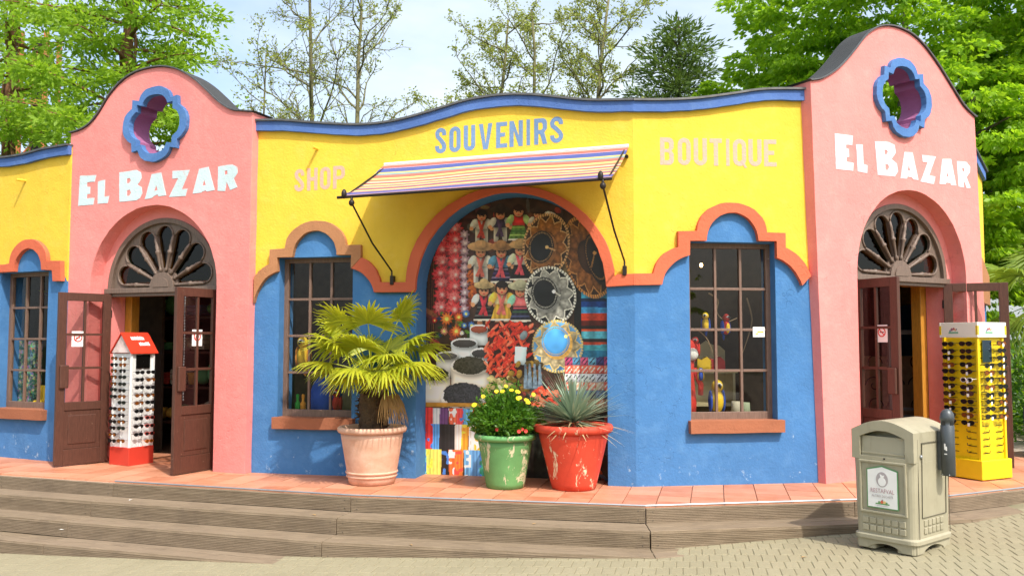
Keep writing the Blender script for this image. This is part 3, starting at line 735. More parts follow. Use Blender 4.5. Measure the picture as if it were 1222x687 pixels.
# ---- windows: frame, muntins, panes, sill
def window(fr, H, off=-.13):
    u0, u1, z0, z1 = H; fw = .052; d0, d1 = off - .05, off
    mb = MB()
    loop = [(u0 - .01, z0 - .01), (u1 + .01, z0 - .01), (u1 + .01, z1 + .01), (u0 - .01, z1 + .01)]
    hl = [(u0 + fw, z0 + fw + .03), (u1 - fw, z0 + fw + .03), (u1 - fw, z1 - fw), (u0 + fw, z1 - fw)]
    fr.slab(mb, [loop, hl], d0, d1)
    w = mb.build('window', M['win'], SHOP, recalc=True, bevel=.004)
    a0, a1, b0, b1 = u0 + fw, u1 - fw, z0 + fw + .03, z1 - fw
    mw = .028; g = .0
    us = [a0 + (a1 - a0) * i / 3 for i in range(4)]; zs = [b0 + (b1 - b0) * i / 4 for i in range(5)]
    for u in us[1:3]:
        m = MB(); fr.box(m, u - mw / 2, u + mw / 2, d0 + .008, d1 - .006, b0, b1); m.build('muntin', M['win'], w, bevel=.003)
    for z in zs[1:4]:
        for k in range(3):
            m = MB(); fr.box(m, us[k] + (mw / 2 if k else 0), us[k + 1] - (mw / 2 if k < 2 else 0), d0 + .010, d1 - .008, z - mw / 2, z + mw / 2); m.build('muntin', M['win'], w, bevel=.003)
    for i in range(3):
        for j in range(4):
            m = MB(); tl = random.uniform(-.0015, .0015)
            P = [fr.p(us[i], d0 + .02 + tl, zs[j]), fr.p(us[i + 1], d0 + .02 - tl, zs[j]), fr.p(us[i + 1], d0 + .02 + random.uniform(-.001, .001), zs[j + 1]), fr.p(us[i], d0 + .02, zs[j + 1])]
            m.add(P, [(0, 1, 2, 3)]); m.build('pane', M['glass'], w)
    m = MB(); fr.slab(m, [jit(dens([(u0 - .03, z0 - .125), (u1 + .05, z0 - .125), (u1 + .05, z0 + .004), (u0 - .03, z0 + .004)], .2, True), .003)], off - .02, .075)
    m.build('sill', M['sill'], w, recalc=True, bevel=.012)
    return w
winA, winB, winL = window(FA, HA), window(FB, HB), window(LW, HL)
# sticker on the pane by the right jamb
m = MB(); FB.box(m, 1.36, 1.495, -.136, -.133, 2.005, 2.115); stk = m.build('sticker', M['white'], winB)
stk['label'] = 'white printed sticker on the glass'
m = MB(); FB.box(m, 1.41, 1.48, -.1325, -.131, 2.055, 2.068); FB.box(m, 1.39, 1.42, -.1325, -.131, 2.035, 2.046); m.build('sticker_print', plain('yellow_print', (.75, .55, .03), .5), winB)
# ---- fanlights
def fanlight(fr, c, sp, r=.85, off=-.22):
    def petal(a, n=14):
        hw = R(180 / 7 / 2) * .88; pts = []
        r0, r1 = .215, .625
        w0 = r0 * math.tan(hw) * .8; w1 = r1 * math.tan(hw)
        ca_, sa_ = math.cos(a), math.sin(a)
        loc = [(r0, -w0), (r1, -w1)] + [(r1 + w1 * 1.0 * math.cos(t), w1 * math.sin(t)) for t in [R(-90 + 180 * i / 10) for i in range(1, 10)]] + [(r1, w1), (r0, w0)]
        return [(c + x * ca_ - y * sa_, sp + .03 + x * sa_ + y * ca_) for x, y in loc]
    angs = [R(180 / 7 * (i + .5)) for i in range(7)]
    pets = [petal(a) for a in angs]
    outer = arc(c, sp, r + .02, r + .02, 0, 180, 40)
    mb = MB(); fr.slab(mb, [outer] + pets, off - .06, off)
    f = mb.build('fanlight', M['fan'], SHOP, recalc=True, bevel=.004)
    ring = MB(); fr.slab(ring, [arc(c, sp, r + .015, r + .015, 0, 180, 40) + arc(c, sp, r - .045, r - .045, 180, 0, 40)], off + .001, off + .045); ring.build('arch_frame', M['fan'], f, recalc=True, bevel=.01)
    for i, (a, p) in enumerate(zip(angs, pets)):
        rim = MB(); rim.tube([fr.p(u, off + .006, z) for u, z in p[1:-1]], .012, 6); rim.build('petal_rim', M['fan'], f, smooth=True)
        g = MB(); g.add([fr.p(u, off - .03, z) for u, z in p], [tuple(range(len(p)))]); g.build('pane', M['green_glass'] if i in (1, 5) else M['amber'], f)
    for k in range(8):
        a = R(180 / 7 * k); a = min(max(a, R(1.5)), R(178.5)); L = [(.17, .015), (.21, .021), (.225, .013), (.25, .016), (.40, .023), (.415, .033), (.435, .033), (.445, .020), (.50, .025), (.53, .017), (.56, .022), (.64, .012)]
        s_ = MB(); s_.tube([fr.p(c + q * math.cos(a), off + .018, sp + .03 + q * math.sin(a)) for q, _ in L], [x for _, x in L], 8); s_.build('spindle', M['fan'], f, smooth=True)
    h = MB(); fr.slab(h, [arc(c, sp + .005, .185, .185, 0, 180, 20)], off, off + .05); fr.slab(h, [arc(c, sp + .006, .12, .12, 0, 180, 20)], off + .05, off + .065); h.build('hub', M['fan'], f, recalc=True, bevel=.01)
    t = MB(); fr.box(t, c - r - .06, c + r + .06, off - .08, off + .06, sp - .06, sp + .004); fr.box(t, c - r - .03, c + r + .03, off - .07, off + .03, sp - .10, sp - .06); t.build('transom', M['fan'], f, bevel=.006)
fanlight(TL, 1.37, 2.62); fanlight(TR, 1.547, 2.72)
# ---- double doors, opened outwards
def door(fr, hu, ho, fu, fo, ztop, name_side, lw=.67, no_smoke=True, hinge='left', glassmat=None, rows=3, stick_u=.5, panel=True):
    """leaf from the hinge point to the free edge; local x runs hinge->free, z up"""
    h = fr.p(hu, ho, DZ + .012); f_ = fr.p(fu, fo, DZ + .012); d = (f_ - h).normalized(); L = lw
    H = ztop - DZ - .012; t = .045
    side = 1 if hinge == 'left' else -1
    X = d; Y = Vector((-d.y, d.x, 0))
    W_ = lambda x, y, z: h + X * x + Y * y + Vector((0, 0, z))
    def bx(mb, x0, x1, y0, y1, z0, z1):
        P = [W_(x, y, z) for z in (z0, z1) for x, y in ((x0, y0), (x1, y0), (x1, y1), (x0, y1))]
        mb.add(P, [(3, 2, 1, 0), (4, 5, 6, 7), (0, 1, 5, 4), (1, 2, 6, 5), (2, 3, 7, 6), (3, 0, 4, 7)])
    st_ = .10; gz0, gz1 = .76, H - .10
    mb = MB(); bx(mb, 0, st_, 0, t, 0, H); bx(mb, L - st_, L, 0, t, 0, H); bx(mb, st_, L - st_, 0, t, H - .10, H); bx(mb, st_, L - st_, 0, t, 0, .19)
    bx(mb, st_, L - st_, .0, t, .66, gz0)
    D = mb.build('door', M['door'], SHOP, recalc=False, bevel=.004)
    mb = MB(); bx(mb, st_ - .004, L - st_ + .004, .012, t - .012, .188, .662); bx(mb, st_ + .05, L - st_ - .05, .004, t - .004, .25, .60); mb.build('panel', M['door'], D, bevel=.008)
    xm = L / 2
    mb = MB(); bx(mb, xm - .014, xm + .014, .008, t - .008, gz0, gz1); mb.build('muntin', M['door'], D)
    zs = [gz0 + (gz1 - gz0) * i / rows for i in range(rows + 1)]
    for z in zs[1:-1]:
        for a, b in ((st_, xm - .014), (xm + .014, L - st_)):
            mb = MB(); bx(mb, a, b, .009, t - .009, z - .014, z + .014); mb.build('muntin', M['door'], D)
    for i in range(rows):
        for a, b in ((st_, xm), (xm, L - st_)):
            mb = MB(); mb.add([W_(a, t / 2, zs[i]), W_(b, t / 2, zs[i]), W_(b, t / 2, zs[i + 1]), W_(a, t / 2, zs[i + 1])], [(0, 1, 2, 3)]); mb.build('pane', glassmat or M['door_glass'], D)
    # pull plates on both faces
    for yy0, yy1 in ((-.03, -.001), (t + .001, t + .03)):
        mb = MB(); bx(mb, L - .13, L - .025, yy0, yy1, .93, 1.21); mb.build('handle', M['door'], D, bevel=.01)
    for zz in (.25, 1.05, H - .25):
        mb = MB(); mb.tube([W_(-.006, t / 2, zz - .05), W_(-.006, t / 2, zz + .05)], .012, 8); mb.build('hinge', M['iron'], D)
    if no_smoke:
        for yy in ((-.0035, -.001) if side > 0 else (t + .001, t + .0035),):
            z0 = gz0 + (gz1 - gz0) * .545; xa = stick_u * L
            yq = t / 2 + (-.004 if side > 0 else .004); sg = -1 if side > 0 else 1
            mb = MB(); bx(mb, xa - .075, xa + .075, yq - .001, yq + .001, z0, z0 + .19); mb.build('sticker', M['white'], D)
            mb = MB(); cx, cz = xa, z0 + .11
            ringp = [arc(cx, cz, .052, .052, 0, 360, 24)[:-1], arc(cx, cz, .040, .040, 0, 360, 24)[:-1]]
            mb.prism(ringp, lambda x, z: W_(x, yq + sg * .004, z), lambda x, z: W_(x, yq + sg * .002, z))
            mb.prism([[(cx - .034, cz + .026), (cx - .026, cz + .034), (cx + .034, cz - .026), (cx + .026, cz - .034)]], lambda x, z: W_(x, yq + sg * .0038, z), lambda x, z: W_(x, yq + sg * .002, z))
            mb.build('no_smoking_sign', plain('sign_red', (.6, .03, .02), .5), D)
            mb = MB(); mb.prism([[(cx - .028, cz - .005), (cx + .028, cz - .005), (cx + .028, cz + .005), (cx - .028, cz + .005)]], lambda x, z: W_(x, yq + sg * .003, z), lambda x, z: W_(x, yq + sg * .0018, z)); mb.build('cigarette_mark', M['black'], D)
    return D
door(TL, .53, -.20, .30, .44, 2.555, 'L', .64, True, 'right', stick_u=.62)
door(TL, 2.20, -.20, 2.12, .46, 2.575, 'L', .64, True, 'right', stick_u=.5)
door(TR, .73, -.20, .70, .36, 2.655, 'R', .60, True, 'left', stick_u=.62)
door(TR, 2.37, -.20, 2.83, .38, 2.665, 'R', .70, False, 'right', glassmat=glass('clear_door_glass', (.92, .92, .92)), rows=2)
# ochre inner frames
for fr, c, zt in ((TL, 1.37, 2.52), (TR, 1.547, 2.62)):
    for s in (-1, 1):
        m = MB(); fr.box(m, c + s * .80 - .055, c + s * .80 + .055, -.60, -.465, ZB, zt + .2); m.build('door_frame', M['ochre'], SHOP, bevel=.006)
    m = MB(); fr.box(m, c - .745, c + .745, -.59, -.47, zt + .02, zt + .2); m.build('door_frame', M['ochre'], SHOP, bevel=.006)
# ---- niche back, mural added later
m = MB(); FA.box(m, NI0 - .25, NI1 + .25, -TH - .16, -TH - .006, ZB, 3.75); m.build('niche_back', M['blue'], SHOP)
# ---- interior: floor, back wall, ceiling and roof
plan = [(-9.4, 13.2), (-5.9, 11.55), (-3.0, 10.62), (1.25, 9.68), (3.1, 9.93), (5.5, 11.25), (6.3, 12.35), (7.2, 15.3), (-9.4, 15.3)]
MB().prism([plan], lambda x, y: (x, y, DZ - .006), lambda x, y: (x, y, DZ - .03)).build('floor', M['int_floor'], SHOP, recalc=True)
MB().prism([plan], lambda x, y: (x, y, 4.12), lambda x, y: (x, y, 3.98)).build('roof', M['felt'], SHOP, recalc=True)
m = MB(); m.box((-1.1, 15.35, 2.2), (16.8, .1, 3.7)); m.box((-9.45, 14.2, 2.2), (.1, 2.4, 3.7)); m.build('back_wall', M['dark_int'], SHOP)
# partitions: each window has its own display bay
for fr, u0, u1, dep in ((FA, HA[0], HA[1], 1.5), (FB, HB[0], HB[1], 1.5), (LW, HL[0], HL[1], 1.4)):
    m = MB(); fr.box(m, u0 - .55, u1 + .5, -dep - .05, -dep, ZB, 3.98); m.build('partition', M['dark_int'], SHOP)
# ---- awning
AW = dict(bl=(1.574, .03, 3.955), br=(4.334, .03, 4.03), fl=(1.50, 1.05, 3.432), frr=(4.262, 1.05, 3.508))
def awp(s, t, lift=0.0):
    a = Vector(AW['bl']).lerp(Vector(AW['br']), s); b = Vector(AW['fl']).lerp(Vector(AW['frr']), s); q = a.lerp(b, t)
    sag = -.035 * math.sin(math.pi * t) * (1 + .3 * math.sin(s * 9)); return FA.p(q.x, q.y, q.z + sag + lift)
ns, nt = 40, 52
V = [awp(i / ns, j / nt) for j in range(nt + 1) for i in range(ns + 1)]; nb = len(V)
V += [v + Vector((0, 0, -.004)) for v in V]
F = []; FM = []
cols = [lin(c) for c in ((226, 120, 84), (226, 160, 180), (62, 92, 196), (250, 224, 96), (236, 214, 186), (206, 74, 66), (236, 190, 60), (130, 190, 200), (180, 120, 160), (216, 204, 190))]
amats = [plain('awning_stripe', tuple((x * .72 + .28 * (sum(c) / 3)) * .60 for x in c), .9, var=.10) for c in cols]
stripe = [9, 9, 0, 0, 5, 1, 2, 2, 2, 2, 2, 3, 3, 7, 7, 0, 0, 0, 5, 3, 3, 3, 0, 0, 6, 4, 4, 5, 5, 3, 3, 7, 0, 0, 3, 3, 8, 8, 5, 5, 3, 3, 4, 0, 0, 2, 2, 2, 2, 8, 1, 0]
for j in range(nt):
    for i in range(ns):
        a = j * (ns + 1) + i; F.append((a, a + 1, a + ns + 2, a + ns + 1)); FM.append(stripe[j % len(stripe)])
        F.append((nb + a, nb + a + ns + 1, nb + a + ns + 2, nb + a + 1)); FM.append(stripe[j % len(stripe)])
aw = mesh('awning', V, F, amats, SHOP, smooth=True, fm=FM)
aw['label'] = 'multicoloured striped awning fabric above the arch'
m = MB(); m.tube([awp(-.012, 1, -.012), awp(1.004, 1, -.012)], .015, 10); m.build('front_bar', M['iron'], aw)
m = MB(); m.tube([awp(0, 0, .0), awp(1, 0, .0)], .02, 8); m.build('wall_bar', M['white'], aw)
for s in (.012, .988):
    m = MB(); m.tube([awp(s, 0, -.02), awp(s, 1, -.02)], .010, 6); m.build('side_bar', M['iron'], aw)
for s, wu, wz in ((.045, 1.687, 2.64), (.972, 4.282, 2.70)):
    top = awp(s, 1, -.075); bot = FA.p(wu, .065, wz)
    m = MB(); m.tube([top, top.lerp(bot, .5) + Vector((0, 0, -.004)), bot + Vector((0, 0, .10)), bot], [.010, .010, .010, .010], 8); m.build('support_rod', M['iron'], aw)
    m = MB(); m.ell(top, (.03, .03, .035)); m.tube([awp(s, 1, -.01), top], .014, 8); m.ell(awp(s - .03 if s < .5 else s - .008, 1, .02), (.028, .04, .05)); m.build('rod_joint', M['iron'], aw, smooth=True)
    m = MB(); FA.box(m, wu - .02, wu + .02, .0, .075, wz - .05, wz + .05); m.build('wall_bracket', M['iron'], aw, bevel=.004)
m = MB(); m.tube([FA.p(4.31, 0, 3.92), FA.p(4.31, .05, 3.915)], .02, 8); m.build('wall_bolt', M['iron'], SHOP)
# ================================================================== printed photo mural in the niche
# a flat print: one plane of small cells, coloured by code; every printed motif is a piece of that plane
CELL = .0062
mu0, mu1, mz0, mz1 = NI0 + .002, NI1 - .002, DZ - .02, NSP + NR - .002
nu, nz = int((mu1 - mu0) / CELL), int((mz1 - mz0) / CELL)
uu = mu0 + (np.arange(nu) + .5) * (mu1 - mu0) / nu; zz = mz0 + (np.arange(nz) + .5) * (mz1 - mz0) / nz
UU, ZZ = np.meshgrid(uu, zz)
# drawing units of the print: about 1 cm
PX = 506 + (UU - 1.935) * 104.2; PY = 408 + (1.95 - ZZ) * (104.6 + (UU - 1.93) * 2.6)
IMG = np.zeros((nz, nu, 3)); IDS = np.zeros((nz, nu), int); NAMES = ['printed_backdrop']
def vnoise(sc, seed):
    r = np.random.default_rng(seed); g = r.random((64, 64))
    x = (PX / sc) % 63; y = (PY / sc) % 63; xi = x.astype(int); yi = y.astype(int); fx = x - xi; fy = y - yi
    fx = fx * fx * (3 - 2 * fx); fy = fy * fy * (3 - 2 * fy)
    return (g[yi, xi] * (1 - fx) + g[yi, xi + 1] * fx) * (1 - fy) + (g[yi + 1, xi] * (1 - fx) + g[yi + 1, xi + 1] * fx) * fy
NO = [vnoise(s, i) for i, s in enumerate((2.2, 4, 9, 20))]
def S(c): return np.array(lin(c))
def blur(a, k):
    for ax in (0, 1):
        p = np.pad(a, [(k, k) if i == ax else (0, 0) for i in (0, 1)], mode='edge'); c = np.cumsum(p, axis=ax); n_ = a.shape[ax]
        z0 = np.zeros_like(np.take(c, [0], ax)); c = np.concatenate([z0, c], ax)
        a = (np.take(c, range(2 * k + 1, 2 * k + 1 + n_), ax) - np.take(c, range(0, n_), ax)) / (2 * k + 1)
    return a
def paint(mask, c, pid=None, var=.25, n=0, shade=None, puff=True):
    if callable(c): col = c()[mask]
    else: col = np.broadcast_to(S(c), IMG.shape)[mask]
    f = 1 - var + 2 * var * NO[n][mask]
    if shade is not None: f = f * shade[mask]
    cnt = f.size
    if pid and puff and cnt > 60:
        # the photograph that was printed shows rounded goods: soft modelling and contact shade inside the picture
        ys, xs_ = np.nonzero(mask); k = 3 if cnt < 500 else 5
        a0, a1, b0, b1 = max(0, ys.min() - 10), ys.max() + 11, max(0, xs_.min() - 10), xs_.max() + 11
        sm = mask[a0:a1, b0:b1].astype(float); bl = blur(blur(sm, k), k)
        dark = np.roll(np.roll(bl, -3, 0), 3, 1); dark[-3:] = 0; dark[:, :3] = 0
        IMG[a0:a1, b0:b1] *= np.where(sm > 0, 1.0, 1 - .62 * np.clip(dark, 0, 1))[..., None]
        gy, gx = np.gradient(bl); lit = np.clip(1 + 2.1 * (gx * .6 - gy * .8) * k / 3, .45, 1.5) * (.62 + .42 * bl)
        f = f * lit[mask[a0:a1, b0:b1]]
    IMG[mask] = col * f[:, None]
    if pid is not None: IDS[mask] = pid
def ell(cx, cy, rx, ry, rot=0, wob=0):
    a = R(rot); dx = PX - cx; dy = PY - cy; x = (dx * math.cos(a) + dy * math.sin(a)) / rx; y = (-dx * math.sin(a) + dy * math.cos(a)) / ry
    return x * x + y * y < 1 + wob * (NO[0] - .5)
def edist(cx, cy, rx, ry, rot=0):
    a = R(rot); dx = PX - cx; dy = PY - cy; x = (dx * math.cos(a) + dy * math.sin(a)) / rx; y = (-dx * math.sin(a) + dy * math.cos(a)) / ry
    return np.hypot(x, y), np.arctan2(y, x)
def poly(pts):
    m = np.zeros(PX.shape, bool); k = len(pts)
    for i in range(k):
        x0, y0 = pts[i]; x1, y1 = pts[(i + 1) % k]
        if y0 == y1: continue
        c = (PY >= min(y0, y1)) & (PY < max(y0, y1)); m ^= c & (PX < x0 + (PY - y0) * (x1 - x0) / (y1 - y0))
    return m
def rect(x0, y0, x1, y1): return (PX >= x0) & (PX < x1) & (PY >= y0) & (PY < y1)
def newid(n): NAMES.append(n); return len(NAMES) - 1
# backdrop
paint(np.ones(PX.shape, bool), (58, 38, 28), 0, .5, 2)
paint(rect(500, 300, 519, 420), lambda: np.where(((PX * 1.3).astype(int) % 3 == 0)[..., None], S((96, 58, 30)), S((40, 24, 16))), 0, .3)
paint(rect(630, 470, 735, 600), (22, 26, 18), 0, .8, 2)
paint(poly([(545, 258), (575, 245), (575, 340), (552, 300)]), (58, 30, 24), 0, .6, 1)
rs = random.Random(9)
for i in range(260):   # dim clutter of cloth and straw behind the goods
    paint(ell(rs.uniform(505, 730), rs.uniform(240, 480), rs.uniform(4, 11), rs.uniform(2, 5), rs.uniform(0, 180)), rs.choice([(92, 52, 34), (120, 70, 40), (74, 36, 32), (104, 84, 52), (60, 44, 40), (130, 50, 40), (70, 66, 60)]), 0, .4, 0)
# striped blanket hanging at the right
pid = newid('printed_striped_blanket')
def blanket():
    st = [((40, 118, 150), 8), ((60, 150, 180), 9), ((20, 40, 70), 4), ((26, 62, 130), 7), ((60, 140, 190), 7), ((200, 60, 36), 9), ((90, 28, 22), 6), ((36, 26, 24), 4), ((214, 80, 40), 3), ((90, 176, 190), 9), ((50, 40, 40), 4), ((200, 70, 46), 3), ((70, 160, 170), 7)]
    out = np.zeros(PX.shape + (3,)); y = (PY - 338) % 80; a = 0
    for c, w in st: out[(y >= a) & (y < a + w)] = S(c); a += w
    return out
paint(rect(695, 338, 730, 480), blanket, pid, .25, 0, shade=.75 + .25 * np.sin((PX - 695) * .35))
paint(rect(688, 330, 696, 430), (22, 20, 22), 0, .3)
# flower garlands
def flower(cx, cy, r, c1, c2, core=None, pid=None, petals=9, ph=0):
    d, a = edist(cx, cy, r, r); lim = .82 + .2 * np.cos(petals * a + ph)
    m = d < lim; t = np.clip(d / .95, 0, 1)[..., None]
    sh = .62 + .38 * np.cos(petals * a + ph + 1.0) ** 2
    paint(m, lambda: S(c1) * (1 - t) + S(c2) * t, pid, .3, 0, shade=sh)
    paint(edist(cx, cy, r, r)[0] < .3, core or c1, pid, .3)
pid = newid('printed_flower_garland'); rs = random.Random(3)
for cx, ys in ((527, (284, 296, 311, 325, 338, 351, 366)), (544, (271, 284, 297, 310, 327, 341, 355, 369))):
    for i, y in enumerate(ys):
        for k in range(3): flower(cx + rs.uniform(-6, 6), y + rs.uniform(-5, 5), rs.uniform(6, 8.5), (240, 110, 104), rs.choice([(200, 26, 36), (214, 44, 54), (180, 24, 30)]), None, pid, 8, rs.uniform(0, 6))
        flower(cx + rs.uniform(-1.5, 1.5), y, 10.2, (240, 96, 92) if i % 2 else (246, 160, 150), (206, 26, 36), (60, 20, 24) if (i in (1, 2, 5) and cx < 530) else (236, 90, 80), pid, 9, rs.uniform(0, 6)); flower(cx + rs.uniform(-1.5, 1.5), y, 5.2, (250, 170, 160), (226, 60, 66), None, pid, 7, rs.uniform(0, 6))
pid = newid('printed_mauve_garland')
for i, y in enumerate(range(278, 372, 10)): flower(556 + rs.uniform(-1.5, 1.5), y, 6.3, (206, 178, 180), (150, 104, 124), None, pid, 7, i)
pid = newid('printed_leaf_garland')
for i in range(40): paint(ell(565 + rs.uniform(-4, 4), 322 + i, 3.5, 1.6, rs.uniform(0, 180)), rs.choice([(150, 66, 26), (120, 46, 22), (176, 90, 30)]), pid, .3)
pid = newid('printed_flower_bunch')
for i in range(26): paint(ell(rs.uniform(520, 566), rs.uniform(372, 402), rs.uniform(2, 5), 1.8, rs.uniform(0, 180)), rs.choice([(60, 96, 30), (90, 130, 40), (36, 60, 26), (30, 40, 70)]), pid, .3)
for x, y, r, c1, c2 in ((534, 380, 8.2, (250, 160, 70), (222, 84, 30)), (549, 378, 6, (250, 140, 60), (200, 66, 26)), (546, 395, 7, (250, 160, 80), (226, 80, 34)), (519, 382, 3.4, (220, 60, 40), (190, 30, 26)), (531, 395, 5, (240, 190, 160), (206, 110, 70)), (558, 374, 5, (120, 170, 220), (40, 90, 170)), (565, 388, 5.2, (110, 160, 214), (40, 84, 160)), (556, 388, 4, (130, 176, 220), (40, 90, 170)), (553, 397, 3, (230, 230, 226), (190, 190, 190))):
    flower(x, y, r, c1, c2, (250, 210, 90), pid, 11, x)
# dolls
SK = (206, 142, 100)
def doll(cx, top, s, hat, hatr, hair, blouse, arms, skirt, sash, feet=None, stripes=None, trousers=False):
    pid = newid('printed_doll'); X = lambda v: cx + v * s; Y = lambda v: top + v * s
    if feet:
        for k in (-1, 1): paint(ell(X(4 * k), Y(40), 2.6 * s, 3.4 * s), feet, pid, .15)
    if trousers:
        for k in (-1, 1): paint(poly([(X(1 * k), Y(22)), (X(7 * k), Y(22)), (X(7 * k), Y(38)), (X(2.5 * k), Y(38))]), skirt, pid, .2, 1, shade=.8 + .2 * np.cos((PX - cx) * .7))
    else:
        sh = .78 + .22 * np.cos((PX - cx) * 1.1)
        paint(poly([(X(-5), Y(20)), (X(5), Y(20)), (X(10.5), Y(38)), (X(-10.5), Y(38))]), skirt, pid, .2, 1, shade=sh)
        if stripes:
            for k, c in enumerate(stripes): paint(poly([(X(-10.5), Y(24 + k * 4)), (X(10.5), Y(24 + k * 4)), (X(10.5), Y(25.6 + k * 4)), (X(-10.5), Y(25.6 + k * 4))]) & (IDS == pid), c, pid, .2)
        paint(poly([(X(-10.8), Y(36.4)), (X(10.8), Y(36.4)), (X(10.8), Y(38.6)), (X(-10.8), Y(38.6))]) & (IDS == pid), (226, 214, 198), pid, .15)
    paint(poly([(X(-6), Y(13)), (X(6), Y(13)), (X(6.4), Y(23)), (X(-6.4), Y(23))]), blouse, pid, .2, 0)
    for k in (-1, 1):
        paint(ell(X(8.5 * k), Y(17.5), 3.4 * s, 6 * s, -28 * k), arms, pid, .2, 0); paint(ell(X(11 * k), Y(22.5), 2.2 * s, 2.2 * s), SK, pid, .1)
    if sash:
        paint(poly([(X(-4.6), Y(13)), (X(-1.8), Y(13)), (X(2), Y(26)), (X(4), Y(33)), (X(.2), Y(33))]), sash, pid, .25, 0)
        paint(poly([(X(4.6), Y(13)), (X(1.8), Y(13)), (X(-3), Y(27)), (X(-5.5), Y(32)), (X(-2), Y(33))]), tuple(int(v * .85) for v in sash), pid, .25, 0)
    paint(ell(cx, Y(8), 6.4 * s, 6.6 * s), hair, pid, .3)
    d = edist(cx, Y(9.2), 4.9 * s, 5 * s)[0]; paint(d < 1, SK, pid, .08, 2, shade=1.12 - .3 * d)
    paint(ell(cx, Y(6.2), 4.6 * s, 2.2 * s), hair, pid, .3)
    for k in (-1, 1): paint(ell(X(1.9 * k), Y(9), .8 * s, .8 * s), (26, 16, 14), pid, 0); paint(ell(X(2.9 * k), Y(11), .9 * s, .7 * s), (214, 110, 84), pid, 0)
    paint(ell(cx, Y(12), 1.3 * s, .6 * s), (180, 50, 50), pid, 0)
    if hat:
        hd = edist(cx, Y(3.4), hatr * s, hatr * .36 * s)[0]; paint(hd < 1, hat, pid, .2, 0, shade=.72 + .35 * hd)
        paint(ell(cx, Y(1.2), hatr * .46 * s, 4.2 * s), tuple(int(v * .92) for v in hat), pid, .2, 0)
doll(577, 245, 1.14, None, 0, (30, 20, 16), (206, 196, 180), (200, 190, 176), (204, 194, 176), (206, 66, 44), (196, 96, 60), trousers=True)
doll(600, 243, 1.14, (52, 40, 34), 11, (26, 18, 16), (60, 54, 84), (196, 190, 180), (198, 190, 176), (84, 60, 96), (190, 100, 64), trousers=True)
doll(622, 239, 1.2, None, 0, (40, 22, 18), (206, 46, 44), (150, 176, 110), (96, 140, 60), None, (190, 110, 70), [(150, 190, 90), (60, 100, 44), (160, 190, 100)])
doll(645, 245, .9, (60, 44, 36), 10, (26, 18, 16), (190, 186, 176), (180, 176, 166), (70, 40, 40), (200, 50, 60))
paint(ell(661, 254, 8, 4, 20), (206, 190, 176), 0, .3, 0); paint(ell(668, 258, 6, 3, 20), (200, 56, 66), 0, .3)
doll(576, 288, 1.26, (196, 152, 104), 13, (26, 18, 16), (206, 198, 182), (210, 202, 186), (214, 206, 194), (222, 110, 92), (196, 150, 110), trousers=True)
doll(601, 288, 1.28, (166, 120, 74), 11, (32, 22, 18), (70, 120, 150), (84, 136, 164), (40, 34, 66), (222, 86, 96), (210, 140, 96), [(140, 130, 150), (70, 50, 100), (130, 110, 140)])
doll(624, 286, 1.24, (176, 140, 92), 11, (30, 22, 18), (214, 206, 186), (200, 206, 170), (30, 26, 28), (226, 84, 96), (210, 140, 96))
doll(580, 335, 1.24, (196, 168, 118), 10, (34, 26, 20), (60, 56, 66), (210, 204, 196), (34, 32, 34), (214, 60, 72), (196, 130, 90), [(96, 92, 90), (60, 58, 58), (100, 96, 92)])
doll(602, 332, 1.32, None, 0, (36, 26, 22), (226, 206, 150), (222, 178, 66), (220, 172, 60), (230, 120, 106), (206, 140, 96))
doll(624, 336, 1.24, (176, 172, 140), 12, (30, 22, 18), (226, 110, 110), (130, 190, 160), (46, 46, 60), None, (206, 140, 96), [(220, 90, 100), (60, 90, 60), (70, 74, 110)])
# sombreros
def sombrero(cx, cy, rx, ry, rot, ground, trim, rope, crown, kx, ky, krx, kry, band, tassel, n=11):
    pid = newid('printed_sombrero'); d, a = edist(cx, cy, rx, ry, rot)
    paint(d < 1, ground, pid, .35, 2, shade=.85 + .4 * d)
    zig = .62 + .22 * (np.abs(((a / (2 * math.pi) * n) % 1) * 2 - 1))
    m = (d > .42) & (d < zig + .12) & (d < .93)
    paint(m & (d < 1), trim, pid, .4, 0, shade=.5 + .6 * np.abs(((a / (2 * math.pi) * n) % 1) * 2 - 1))
    paint((np.abs(d - zig - .11) < .028) & (d < .95), rope, pid, .2)
    paint((d > .935) & (d < 1.03) & ((a * n * 5 / (2 * math.pi)) % 1 < .72), rope, pid, .25)
    kd, ka = edist(kx, ky, krx, kry, rot)
    paint(edist(kx + 2.2, ky + 2.6, krx, kry, rot)[0] < 1.08, band, pid, .3, 0); paint(kd < 1, crown, pid, .3, 2, shade=1.0 + .30 * (-(PX - kx) / krx * .5 - (PY - ky) / kry * .7)); dn = np.abs((PX - kx) * math.cos(R(rot + 35)) + (PY - ky) * math.sin(R(rot + 35))); paint((kd < .93) & (kd > .84) & ((ka * 8) % 1.0 < .6), tuple(int(v * .75) for v in rope), pid, .2)
    for (x0, y0, x1, y1) in tassel[-1:]:
        L = math.hypot(x1 - x0, y1 - y0); nx, ny = -(y1 - y0) / L, (x1 - x0) / L
        paint(poly([(x0 + nx * .6, y0 + ny * .6), (x1 + nx * 1.1, y1 + ny * 1.1), (x1 - nx * 1.1, y1 - ny * 1.1), (x0 - nx * .6, y0 - ny * .6)]), tuple(int(v * .8) for v in rope), pid, .3)
    x0, y0 = tassel[0][:2]; paint(ell(x0, y0, 2.2, 2.2), rope, pid, .2)
sombrero(704, 305, 27, 50, -14, (70, 44, 28), (136, 82, 36), (206, 140, 74), (40, 30, 26), 714, 306, 12, 30, (60, 44, 30), [(712, 300, 716, 288), (712, 300, 708, 318)], 13)
